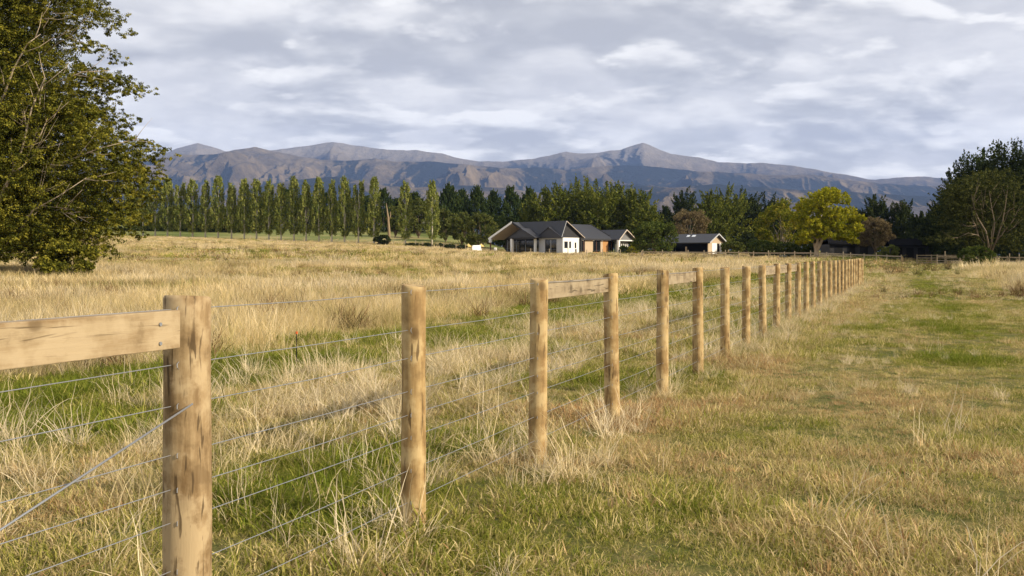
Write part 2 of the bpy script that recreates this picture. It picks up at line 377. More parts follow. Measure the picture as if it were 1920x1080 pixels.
far_prof = [(-700, 330), (-300, 300), (0, 310), (200, 300), (300, 290), (335, 277), (370, 269), (400, 276), (420, 283), (475, 286), (520, 281), (560, 275), (600, 269), (625, 265.5), (650, 270), (700, 277), (745, 281), (785, 282), (830, 288), (870, 299), (900, 303), (950, 302), (1000, 297), (1035, 290), (1062, 284), (1085, 288), (1120, 286), (1165, 280), (1190, 271), (1206, 267.5), (1225, 275), (1260, 289), (1310, 295), (1345, 303), (1400, 306), (1430, 305), (1500, 312), (1560, 324), (1640, 337), (1700, 332), (1740, 331), (1800, 336), (1900, 345), (2200, 330), (2700, 345)]
near_prof = [(-700, 340), (-200, 320), (150, 305), (280, 300), (330, 291), (400, 289), (440, 281), (478, 276), (510, 283), (560, 293), (600, 299), (650, 301), (705, 297), (740, 303), (800, 302), (850, 306), (900, 311), (960, 316), (1010, 313), (1060, 318), (1120, 312), (1180, 309), (1240, 313), (1300, 320), (1400, 325), (1450, 329), (1520, 327), (1600, 339), (1700, 347), (1765, 350), (1900, 355), (2700, 360)]
low_prof = [(-700, 390), (100, 370), (250, 355), (330, 372), (420, 368), (480, 350), (560, 337), (640, 330), (700, 346), (780, 352), (860, 347), (940, 352), (1020, 362), (1100, 352), (1180, 346), (1260, 352), (1340, 345), (1420, 350), (1500, 356), (1600, 360), (1700, 366), (1800, 372), (2700, 380)]
hill('far_mountains', far_prof, 12500, 9300, 13600, .34, .50, 1.0, 3.3, 1200.)
hill('near_mountains', near_prof, 9200, 6600, 10200, .40, .66, .35, 9.1, 850.)
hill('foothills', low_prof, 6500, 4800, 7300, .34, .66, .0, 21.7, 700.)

# air between here and the mountains
hz = MB().box(-14000, 14000, -300, 14300, -14, 1750)
m, nt, o = newmat('pale_air'); pv = nd(nt, 'ShaderNodeVolumePrincipled')
pv.inputs['Color'].default_value = (.32, .485, .94, 1); pv.inputs['Density'].default_value = 5.0e-5; pv.inputs['Anisotropy'].default_value = 0.0
nt.links.new(pv.outputs[0], o.inputs['Volume']); hz.build('haze', m, kind='stuff', label='thin blue haze in the air before the mountains')

# ---------------------------------------------------------------- grass
protos = bpy.data.collections.new('grass_clumps')
def blades(rng, n, rad, h0, h1, w, bend, lean, segs=3, kink=0.0, head=False, lie=0.0):
    a = rng.random(n) * 2 * np.pi; r = rad * np.sqrt(rng.random(n)); bx = r * np.cos(a); by = r * np.sin(a)
    da = a + rng.normal(0, 1.2, n); hh = h0 + (h1 - h0) * rng.random(n) ** 1.3
    ln = lean * (.3 + rng.random(n)) + lie * (rng.random(n) < .35) * rng.random(n)
    bn = bend * (.2 + rng.random(n) * 1.3)
    wa = rng.random(n) * np.pi; wx, wy = np.cos(wa), np.sin(wa)
    kk = rng.normal(0, kink, (segs + 1, n)); kk[0] = 0
    bl = rng.random(n); V = []; Hh = []; B = []
    px, py, pz = bx.copy(), by.copy(), np.zeros(n) - .02
    th = ln.copy()
    rows = []
    for k in range(segs + 1):
        t = k / segs; ww = w * (1 - t * .75) * (.7 + .6 * bl)
        if head and k == segs - 1: ww = ww * 1.9
        if k == segs: ww = ww * .15
        rows.append(np.stack([np.stack([px - wx * ww / 2, py - wy * ww / 2, pz], 1), np.stack([px + wx * ww / 2, py + wy * ww / 2, pz], 1)], 1))
        Hh.append(np.full((n, 2), t)); B.append(np.stack([bl, bl], 1))
        st = hh / segs; th = th + bn / segs * (1 + t) + kk[k]
        dd = da + kk[k] * 1.3
        px = px + np.sin(th) * np.cos(dd) * st; py = py + np.sin(th) * np.sin(dd) * st; pz = np.maximum(pz + np.cos(th) * st, .006)
    V = np.stack(rows, 1)     # n, segs+1, 2, 3
    idx = (np.arange(n) * (segs + 1) * 2)[:, None]
    qs = []
    for k in range(segs):
        qs.append(np.concatenate([idx + 2 * k, idx + 2 * k + 1, idx + 2 * k + 3, idx + 2 * k + 2], 1))
    return V.reshape(-1, 3), np.concatenate(qs), np.stack(Hh, 1).ravel(), np.stack(B, 1).ravel()
def proto(name, mat, parts):
    V = []; Q = []; H = []; B = []; n = 0
    for p in parts:
        v, q, h, b = blades(rng, **p); V.append(v); Q.append(q + n); H.append(h); B.append(b); n += len(v)
    me = mesh_np(name, np.concatenate(V), [np.concatenate(Q)], [mat], {'h': np.concatenate(H), 'bl': np.concatenate(B)})
    return me
def scatter(name, meshes, X, Y, idx, scale, dry, bright, label, tilt=.12, cat='grass'):
    col = bpy.data.collections.new(name + '_clumps')
    for i, me in enumerate(meshes):
        ob = bpy.data.objects.new('%s_clump_%02d' % (name, i), me); col.objects.link(ob)
    n = len(X); me = bpy.data.meshes.new(name); me.vertices.add(n)
    me.vertices.foreach_set('co', np.stack([X, Y, zg(X, Y)], 1).astype(np.float32).ravel())
    rot = np.stack([rng.normal(0, tilt, n), rng.normal(0, tilt, n), rng.random(n) * 6.283], 1)
    for k, val, ty in (('rot', rot, 'FLOAT_VECTOR'), ('sc', scale, 'FLOAT'), ('dry', dry, 'FLOAT'), ('bright', bright, 'FLOAT'), ('pick', idx, 'INT')):
        a = me.attributes.new(k, ty, 'POINT')
        if ty == 'FLOAT_VECTOR': a.data.foreach_set('vector', val.astype(np.float32).ravel())
        else: a.data.foreach_set('value', np.broadcast_to(np.asarray(val), (n,)).astype(np.int32 if ty == 'INT' else np.float32))
    ng = bpy.data.node_groups.new(name + '_scatter', 'GeometryNodeTree')
    ng.interface.new_socket('Geometry', in_out='INPUT', socket_type='NodeSocketGeometry'); ng.interface.new_socket('Geometry', in_out='OUTPUT', socket_type='NodeSocketGeometry')
    gi = ng.nodes.new('NodeGroupInput'); go = ng.nodes.new('NodeGroupOutput'); ip = ng.nodes.new('GeometryNodeInstanceOnPoints'); ci = ng.nodes.new('GeometryNodeCollectionInfo')
    ci.inputs['Collection'].default_value = col; ci.inputs['Separate Children'].default_value = True; ci.inputs['Reset Children'].default_value = True
    def na(k, ty):
        a = ng.nodes.new('GeometryNodeInputNamedAttribute'); a.data_type = ty; a.inputs['Name'].default_value = k
        return a.outputs['Attribute']
    l = ng.links.new
    l(gi.outputs[0], ip.inputs['Points']); l(ci.outputs[0], ip.inputs['Instance']); ip.inputs['Pick Instance'].default_value = True
    l(na('pick', 'INT'), ip.inputs['Instance Index'])
    e2r = ng.nodes.new('FunctionNodeEulerToRotation'); l(na('rot', 'FLOAT_VECTOR'), e2r.inputs[0]); l(e2r.outputs[0], ip.inputs['Rotation'])
    l(na('sc', 'FLOAT'), ip.inputs['Scale']); l(ip.outputs[0], go.inputs[0])
    o = link(name, me, kind='stuff', label=label, cat=cat)
    md = o.modifiers.new('scatter', 'NODES'); md.node_group = ng
    return o

GREEN = [(.0, (.135, .175, .022)), (.25, (.22, .235, .038)), (.42, (.34, .31, .075)), (.60, (.52, .43, .18)), (.80, (.64, .51, .28)), (1.0, (.42, .26, .12))]
GOLD = [(.0, (.17, .21, .055)), (.25, (.38, .33, .12)), (.45, (.56, .43, .20)), (.7, (.70, .56, .30)), (1.0, (.66, .56, .37))]
M['turf'] = grassmat('turf_blades', GREEN, .35)
M['gold'] = grassmat('meadow_blades', GOLD, .35)
M['tuss'] = grassmat('tussock_blades', [(.0, (.22, .22, .07)), (.3, (.48, .39, .19)), (.6, (.68, .56, .34)), (1.0, (.76, .65, .46))], .3)
M['weed'] = grassmat('dry_weed_stems', [(.0, (.05, .06, .02)), (.4, (.11, .07, .03)), (.7, (.20, .12, .06)), (1.0, (.30, .20, .10))], .1)

turf = [proto('turf', M['turf'], [dict(n=70, rad=.15, h0=.03, h1=.10, w=.0055, bend=.9, lean=.5, segs=3, kink=.25, lie=.8), dict(n=10, rad=.15, h0=.05, h1=.16, w=.004, bend=.8, lean=.8, segs=3, kink=.4)]) for _ in range(6)]
turf += [proto('turf_wide', M['turf'], [dict(n=150, rad=.5, h0=.04, h1=.12, w=.013, bend=.9, lean=.5, segs=2, kink=.2, lie=.8)]) for _ in range(4)]
turf += [proto('turf_far', M['turf'], [dict(n=130, rad=1.3, h0=.06, h1=.2, w=.045, bend=.8, lean=.5, segs=2, kink=.2)]) for _ in range(3)]
gold = [proto('gold', M['gold'], [dict(n=34, rad=.2, h0=.3, h1=.62, w=.005, bend=.6, lean=.16, segs=4, kink=.10, head=True), dict(n=26, rad=.2, h0=.12, h1=.35, w=.006, bend=1.0, lean=.3, segs=3, kink=.2)]) for _ in range(5)]
gold += [proto('gold_wide', M['gold'], [dict(n=110, rad=.55, h0=.25, h1=.62, w=.012, bend=.6, lean=.2, segs=3, kink=.14, head=True)]) for _ in range(4)]
gold += [proto('gold_far', M['gold'], [dict(n=150, rad=1.5, h0=.22, h1=.62, w=.035, bend=.5, lean=.2, segs=2, kink=.12)]) for _ in range(3)]
tuss = [proto('tuss', M['tuss'], [dict(n=46, rad=.09, h0=.2, h1=.52, w=.0058, bend=.9, lean=.35, segs=5, kink=.22), dict(n=20, rad=.14, h0=.15, h1=.4, w=.0055, bend=1.6, lean=.7, segs=4, kink=.3)]) for _ in range(6)]
tuss += [proto('tuss_thin', M['tuss'], [dict(n=9, rad=.12, h0=.25, h1=.55, w=.006, bend=.5, lean=.3, segs=5, kink=.2)]) for _ in range(3)]
weed = [proto('weed', M['weed'], [dict(n=9, rad=.10, h0=.4, h1=.8, w=.010, bend=.3, lean=.25, segs=4, kink=.12), dict(n=40, rad=.16, h0=.35, h1=.75, w=.016, bend=.8, lean=.5, segs=3, kink=.5)]) for _ in range(4)]

def inview(d0, d1, dens, side=1.25, marg=2.5):
    """uniform random points in the ground wedge the photo (and a step beside it) sees"""
    A = .5144 * side * (d1 * d1 - d0 * d0) + 2 * marg * (d1 - d0)
    n = int(A * dens); k = int(n * 1.9) + 10
    y = d0 + (d1 - d0) * rng.random(k); hw = .5144 * side * y + marg; hm = .5144 * side * d1 + marg
    x = (rng.random(k) * 2 - 1) * hm; ok = np.abs(x) < hw
    n2 = int(dens * (d1 - d0) * 2 * hm); ok &= np.arange(k) < n2
    if n2 > k:
        y = d0 + (d1 - d0) * rng.random(n2); hw = .5144 * side * y + marg; x = (rng.random(n2) * 2 - 1) * hm; ok = np.abs(x) < hw
    return x[ok], y[ok]

# patch masks shared by all grasses
def meadow_mask(x, y):      # 1 where the tall golden hay stands
    v = fv(x, y); a = v + 1.6 * fbm(x * .18, y * .18, 3)
    left = sstep(6.2, 7.6, a)
    # green mown gaps further out
    band = fbm(x * .018 + 4, y * .045 + 2, 3); gap = np.maximum(sstep(.18, .34, band) * sstep(45, 60, y), .9 * sstep(1.1, .6, ((x + 3) / 17) ** 2 + ((y - 57) / 17) ** 2 + .6 * fbm(x * .1, y * .2, 3)))
    gap = np.maximum(gap, .9 * sstep(1.1, .6, ((x + 22) / 20) ** 2 + ((y - 104) / 17) ** 2 + .6 * fbm(x * .1, y * .2, 3)))
    right = sstep(5.4, 7.5, -v + 1.5 * fbm(x * .1 + 9, y * .06, 3)) * sstep(30, 42, y + 6 * fbm(x * .15, y * .1, 2))
    end = sstep(50, 60, y) * sstep(0, -1.5, v) * 0
    return np.clip(left * (1 - gap) + right, 0, 1)
def greenness(x, y):        # 0 dry, 1 lush
    v = fv(x, y)
    sal = (x * FA + y) * FC; damp = 1 - .6 * sstep(10, 26, y) * sstep(.5, -.5, v)
    g = .38 + damp * (1.0 * fbm(x * .30 + 2, y * .30, 4) + .35 * fbm(x * 1.3 + 2, y * 1.3, 2)) + .55 * fbm(v * .75 + 3, sal * .07, 3) * sstep(0, -1, v)
    g += (.50 + .6 * fbm(x * .5 + 7, y * .5, 3)) * np.exp(-((v - 4.9) / 2.3) ** 2)                                # lush strip before the hay
    g -= .30 * np.exp(-((v - 2.9) / 1.3) ** 2)
    g += .25 * np.exp(-((v - 0.9) / .5) ** 2) * sstep(14, 6, y)
    g += .22 * np.exp(-((v + 2.9) / .75) ** 2) * sstep(9, 16, y)             # walked track
    g -= .30 * np.exp(-((v + 1.0) / 1.0) ** 2) * sstep(6.5, 10, y)
    g -= .25 * np.exp(-((v + 4.6) / .9) ** 2) * sstep(12, 25, y)
    g -= .16 * sstep(7.5, 6.0, y) * sstep(1.2, .2, v)
    g += .25 * sstep(-4.5, -6, v) * sstep(32, 20, y) 
    return np.clip(g, 0, 1)

X_, Y_, I_, S_, Dr, Br = [], [], [], [], [], []
def put(x, y, i, s, d, b): X_.append(x); Y_.append(y); I_.append(i); S_.append(s); Dr.append(d); Br.append(b)
def flush(name, meshes, label, **k):
    a = [np.concatenate(q) for q in (X_, Y_, I_, S_, Dr, Br)]; print(name, len(a[0]))
    scatter(name, meshes, *a, label=label, **k)
    for q in (X_, Y_, I_, S_, Dr, Br): q.clear()
# short turf
for d0, d1, dens, lo, hi_, sc in ((2.2, 13, 105, 0, 6, 1.0), (13, 30, 50, 0, 6, 1.35), (28, 75, 4.2, 6, 10, 1.15), (72, 215, .28, 10, 13, 1.1)):
    x, y = inview(d0, d1, dens); mm = meadow_mask(x, y); ok = rng.random(len(x)) > mm * .85; x, y = x[ok], y[ok]
    g = greenness(x, y); k = len(x); red = sstep(.15, .42, fbm(x * .5 + 30, y * .5, 3)) * .22
    put(x, y, rng.integers(lo, hi_, k), sc * (.7 + .6 * rng.random(k)) * (1 + .35 * (g > .7)) * (1 - .38 * sstep(-.6, -1.4, fv(x, y)) * sstep(5.5, 9, y)) * (1 + 1.1 * np.clip(fbm(x * .9 + 60, y * .9, 3), -.35, .8)), np.clip(.72 - .08 * sstep(-.6, -1.6, fv(x, y)) - .68 * g + red + rng.normal(0, .15, k), 0, 1), .68 + .62 * rng.random(k))
flush('turf_grass', turf, 'short green and straw coloured grazed grass on both sides of the post fence')
# tall golden hay
for d0, d1, dens, lo, hi_, sc in ((3, 28, 17, 0, 5, 1.0), (27, 75, 3.4, 5, 9, 1.0), (72, 212, .55, 9, 12, 1.05)):
    x, y = inview(d0, d1, dens); mm = meadow_mask(x, y); ok = rng.random(len(x)) < mm; x, y = x[ok], y[ok]; k = len(x)
    patch = fbm(x * .10, y * .16, 4)
    lim = (1 - .42 * sstep(75, 130, y)) * (1 - .4 * sstep(150, 190, y))
    put(x, y, rng.integers(lo, hi_, k), sc * (.62 + .5 * rng.random(k) + .45 * patch + .35 * fbm(x * .6, y * .6, 2)) * lim, np.clip(.58 + .9 * patch + rng.normal(0, .13, k), 0, 1), (.80 + .35 * rng.random(k)) * (1 + .5 * fbm(x * .45 + 5, y * .45, 3)))
flush('hay_meadow', gold, 'tall golden dry hay covering the paddock beyond the fence')
# pale tussock stalks
x, y = inview(2.6, 40, 10); v = fv(x, y)
pr = .9 * np.exp(-((v - 3.0) / 1.5) ** 2) + .75 * np.exp(-((v - .1) / .45) ** 2) + .62 * np.exp(-((v + 1.3) / 1.3) ** 2) * sstep(6, 9, y) + .05
pr *= sstep(-.22, .22, fbm(x * .35 + 8, y * .35, 3)) * 1.35; pr += .35 * np.exp(-((v + 5.5) / 1.2) ** 2) * sstep(.0, .3, fbm(x * .3, y * .3, 2))
ok = rng.random(len(x)) < pr; x, y = x[ok], y[ok]; k = len(x); v = fv(x, y)
put(x, y, rng.integers(0, 9, k), (.65 + .5 * rng.random(k)) * np.where(v < -.5, .42, 1.0), np.clip(.6 + rng.normal(0, .2, k), 0, 1), .85 + .3 * rng.random(k))
for i in range(3, 26):        # tufts left standing round the post feet
    p = fpt(i); k = 7; put(p.x + rng.normal(0, .20, k), p.y + rng.normal(-.08, .22, k), rng.integers(0, 6, k), .45 + .35 * rng.random(k), np.clip(.6 + rng.normal(0, .15, k), 0, 1), .9 + .3 * rng.random(k))
sq_, sv_ = rng.uniform(4.5, 12, 90), rng.uniform(1.3, 2.9, 90)  # clumps added to break up the rail's cast shadow on the grass
put(FA * sq_ + FB - sv_ * FC, sq_ + sv_ * FA * FC, rng.integers(0, 6, 90), .6 + .5 * rng.random(90), np.clip(.55 + rng.normal(0, .2, 90), 0, 1), .85 + .3 * rng.random(90))
x, y = inview(3.2, 9, 5); v = fv(x, y); ok = rng.random(len(x)) < .9 * np.exp(-((v - .9) / .8) ** 2) + .12; x, y = x[ok], y[ok]; k = len(x)
put(x, y, rng.integers(6, 9, k), .5 + .5 * rng.random(k), np.clip(.65 + rng.normal(0, .2, k), 0, 1), .9 + .3 * rng.random(k))
x, y = inview(38, 70, 1.2); v = fv(x, y); pr = .7 * np.exp(-((v - 2) / 2.5) ** 2) + .5 * np.exp(-((v + 3.9) / .8) ** 2) + .5 * np.exp(-((v + .6) / .7) ** 2); ok = rng.random(len(x)) < pr; x, y = x[ok], y[ok]; k = len(x)
put(x, y, rng.integers(0, 6, k), .8 + .4 * rng.random(k), np.clip(.55 + rng.normal(0, .15, k), 0, 1), .9 + .3 * rng.random(k))
flush('tussock_grass', tuss, 'pale bleached tussock stalks tangled along both sides of the fence')
# brown weeds
x, y = inview(9, 60, 4.0); mm = meadow_mask(x, y); pr = mm * sstep(-.12, .25, fbm(x * .14 + 50, y * .2, 3)) * .8; ok = rng.random(len(x)) < pr; x, y = x[ok], y[ok]; k = len(x)
put(x, y, rng.integers(0, 4, k), .55 + .5 * rng.random(k), rng.random(k), .8 + .4 * rng.random(k))
x, y = inview(38, 125, .8); gp = np.maximum(sstep(1.2, .7, ((x + 3) / 19) ** 2 + ((y - 57) / 18) ** 2), .5 * sstep(1.2, .7, ((x + 22) / 20) ** 2 + ((y - 104) / 17) ** 2)); ok = rng.random(len(x)) < gp * sstep(-.1, .25, fbm(x * .15 + 3, y * .2, 3)); x, y = x[ok], y[ok]; k = len(x)
put(x, y, rng.integers(0, 4, k), .45 + .45 * rng.random(k), rng.random(k) ** 2 * .9, .9 + .7 * rng.random(k))
x, y = inview(60, 150, .07); mm = meadow_mask(x, y); k = len(x)
put(x, y, rng.integers(0, 4, k), .7 + .8 * rng.random(k), rng.random(k) * .8, .8 + .4 * rng.random(k))
x, y = rng.normal(16.5, 2.6, 70), rng.normal(32, 1.4, 70); put(x, y, rng.integers(0, 4, 70), .4 + .3 * rng.random(70), .2 + .6 * rng.random(70), .8 + .4 * rng.random(70))
flush('brown_weeds', weed, 'dead brown dock and thistle stems standing scattered in the hay', cat='weeds', tilt=.2)

# ---------------------------------------------------------------- post and wire fence
fence = empty('wire_fence', fpt(0), label='new fence of pale round wooden posts and steel wires running away to the right', cat='fence')
fo = fence.location.copy(); ffix = lambda p: Vector(p) - fo
FANG = math.atan2(FC, FA * FC)      # direction of the fence seen from above
def post_mesh(r, h, seed, mat, flat=False):
    rr = np.random.default_rng(seed); k = 28; rows = []; zs = [-.35, .0, .2, .45, .7, .95, h - .10, h - .012, h]
    lean = rr.normal(0, .004, 2); ph = rr.random(3) * 6.28
    for i, z in enumerate(zs):
        rad = r * (1.05 - .05 * z / h) * (1 + .02 * math.sin(z * 7 + ph[0])) * (.93 if i == len(zs) - 1 else 1)
        a = np.arange(k) * 2 * np.pi / k; q = rad * (1 + .018 * np.sin(2 * a + ph[1] + z) + .012 * np.sin(5 * a + ph[2] + 2 * z))
        x = q * np.cos(a) + lean[0] * z; y = q * np.sin(a) + lean[1] * z
        if flat: x = np.minimum(x, r * .80)
        rows.append(np.stack([x, y, np.full(k, z) + (.006 * np.cos(a + ph[0]) if z > h - .02 else 0)], 1))
    V = np.concatenate(rows); n = len(zs); i = np.arange((n - 1) * k); a = i // k; b = i % k
    Q = np.stack([a * k + b, a * k + (b + 1) % k, (a + 1) * k + (b + 1) % k, (a + 1) * k + b], 1)
    me = mesh_np('post', V, [Q, np.arange((n - 1) * k, n * k)[None, :]], [mat], None, True)
    me.polygons[len(Q)].use_smooth = False
    return me
vars_ = [post_mesh(.058, 1.2, 40 + s, M['post']) for s in range(6)]
WZ = [1.168, .985, .85, .69, .577, .468, .31, .157]
hoff = {0: .0, 1: .0, 2: .005, 3: .0, 4: -.01, 5: -.015, 6: -.02}
rz = np.random.default_rng(5)
for i in range(0, 29):
    if i in (0, 1): me = post_mesh(.077, 1.209, 30 + i, M['strainer'])
    elif i == 2: me = post_mesh(.059, 1.2, 33, M['post'], True)
    else: me = vars_[rz.integers(0, 6)]
    p = fpt(1.055 if i == 1 else i); po = link('post', me, fence, ffix((p.x, p.y, 0)))
    po.rotation_euler = (rz.normal(0, .004) * (i > 2), rz.normal(0, .004) * (i > 2), (FANG - math.pi / 2 + 2.4) if i == 2 else rz.random() * 6.28)
    if i > 2: po.scale = (1, 1, 1 + rz.normal(0, .006))
    if i == 26: po.scale = (1.3, 1.3, 1.02)
    if 1 <= i <= 6:        # staples where each wire meets the post
        r = .077 if i == 1 else .058
        for wz in WZ:
            sm = MB(); d = Vector((-FA * FC, -FC, 0)); sd_ = Vector((FC, -FA * FC, 0))
            base = d * r * .93 + sd_ * (r * .35)
            sm.tube([base + Vector((0, 0, wz + .012)), base + d * .009 + Vector((0, 0, wz + .006)), base + d * .009 + Vector((0, 0, wz - .006)), base + Vector((0, 0, wz - .012))], 0.0020, 6)
            so = sm.build('staple', M['wire'], po); so.rotation_euler = (0, 0, -po.rotation_euler.z)
for wz in WZ:
    pts = []
    for i in range(0, 29):
        p = fpt(i, wz); pts.append(ffix(p))
        if i < 28:
            q = fpt(i + .5, wz - (.004 if i < 8 else .003) * (1 + .6 * math.sin(i * 3.1 + wz * 20))); pts.append(ffix(q))
    cu = MB(); cu.tube(pts, .0016, 6); cu.build('wire', M['wire'], fence, True)
# rails: board housed into the strainer, and boards between some of the following posts
def rail(i0, i1, off, zt, h, t, mat, side=0.0, name='rail'):
    a, b = fpt(i0, 0, off), fpt(i1, 0, off); Ln = (b - a).length; mb = MB(); mb.box(-Ln / 2, Ln / 2, -t / 2, t / 2, -h / 2, h / 2)
    me = mb.mesh(name, mat); o = link(name, me, fence, ffix((a + b) / 2 + Vector((0, 0, zt - h / 2)))); o.rotation_euler = (0, 0, FANG)
    bv = o.modifiers.new('bevel', 'BEVEL'); bv.width = .003; bv.segments = 2
rail(-.02, .985, -.052, 1.170, .122, .045, M['rail'])
rail(3.03, 3.97, .03, 1.168, .115, .035, M['rail_grey'])
rail(5.03, 5.97, .03, 1.168, .115, .035, M['rail_grey'])
for i in (9, 10, 11): rail(i + .03, i + .97, .03, 1.168, .15, .035, M['rail_grey'])
rn = fpt(.93, 0, -.052 - .0235)
for dz_ in (1.13, 1.07):
    nm = MB(); nm.tube([(0, 0, 0), (FC * .004, -FA * FC * .004, 0)], .006, 8); nm.build('nail', M['wire'], fence, loc=ffix(rn + Vector((0, 0, dz_))))
bw = MB(); a = fpt(1.02, .86, -.072); b = fpt(0, .345, -.078); bw.tube([ffix(a), ffix((a + b) / 2 - Vector((0, 0, .006))), ffix(b)], .0034, 6); bw.build('brace_wire', M['wire'], fence, True)

# ---------------------------------------------------------------- foliage
def unit(a): return a / np.maximum(np.linalg.norm(a, axis=1, keepdims=True), 1e-9)
def leaves(rng, P, Nrm, s, tint, asp=.6):
    """rhombic leaf clusters at P facing Nrm"""
    n = len(P); Nrm = unit(Nrm); t = unit(np.cross(Nrm, unit(rng.normal(size=(n, 3))))); b = np.cross(Nrm, t)
    s = np.broadcast_to(s, (n,))[:, None] * (.55 + .9 * rng.random((n, 1)))
    V = np.stack([P - t * s * .5, P - b * s * asp * .5, P + t * s * .5, P + b * s * asp * .5], 1).reshape(-1, 3)
    return V, np.repeat(tint, 4)
def leafmesh(name, VT, mat):
    V = np.concatenate([a for a, _ in VT]); T = np.concatenate([b for _, b in VT]); q = np.arange(len(V)).reshape(-1, 4)
    return mesh_np(name, V, [q], [mat], {'tint': T})
def sprays(rng, Cc, D, Ln, W, n, s, up=.4, tint0=.5, tvar=.22, rnd=.8, taper=.7, flat=1.0):
    """elongated leafy shoots: centres Cc, direction D, length Ln, half width W, n leaves each"""
    k = len(Cc); D = unit(D); t = rng.random((k, n)) ** .9
    a = unit(np.cross(D, np.array([0, 0, 1.0]) + 1e-3)); b = np.cross(D, a)
    W = np.broadcast_to(W, (k,)); Ln = np.broadcast_to(Ln, (k,))
    wr = (W[:, None] * (1 - taper * t)); ga = np.clip(rng.normal(size=(k, n)), -2, 2) * .55; gb = np.clip(rng.normal(size=(k, n)), -2, 2) * .55 * flat
    P = Cc[:, None] + D[:, None] * (Ln[:, None] * t)[..., None] + a[:, None] * (wr * ga)[..., None] + b[:, None] * (wr * gb)[..., None]
    off = a[:, None] * ga[..., None] + b[:, None] * gb[..., None]
    Nn = off * 1.5 + .4 * D[:, None] + rng.normal(0, rnd * .62, (k, n, 3)); Nn[..., 2] += up
    ct = tint0 + rng.normal(0, tvar * 1.1, (k, 1)) + rng.normal(0, tvar, (k, n))
    return leaves(rng, P.reshape(-1, 3), Nn.reshape(-1, 3), s, np.clip(ct, 0, 1).ravel())
def sphere_dirs(rng, n, zmin=-1):
    z = zmin + (1 - zmin) * rng.random(n); a = rng.random(n) * 2 * np.pi; r = np.sqrt(1 - z * z)
    return np.stack([r * np.cos(a), r * np.sin(a), z], 1)

def limbs(mb, rng, base, tips, r0, k=6, wob=.15, fork=.3, ctrl=None):
    base = Vector(base)
    for t in tips:
        t = Vector(t); mid = base.lerp(t, .5) + Vector(rng.normal(0, wob, 3)) * (t - base).length * .3; mid.z += (t - base).length * .06
        q = base.lerp(mid, .5)
        mb.tube([base, q, mid, mid.lerp(t, .55) + Vector(rng.normal(0, .06, 3)) * (t - base).length, t], [r0, r0 * .8, r0 * .6, r0 * .4, r0 * .12], k)

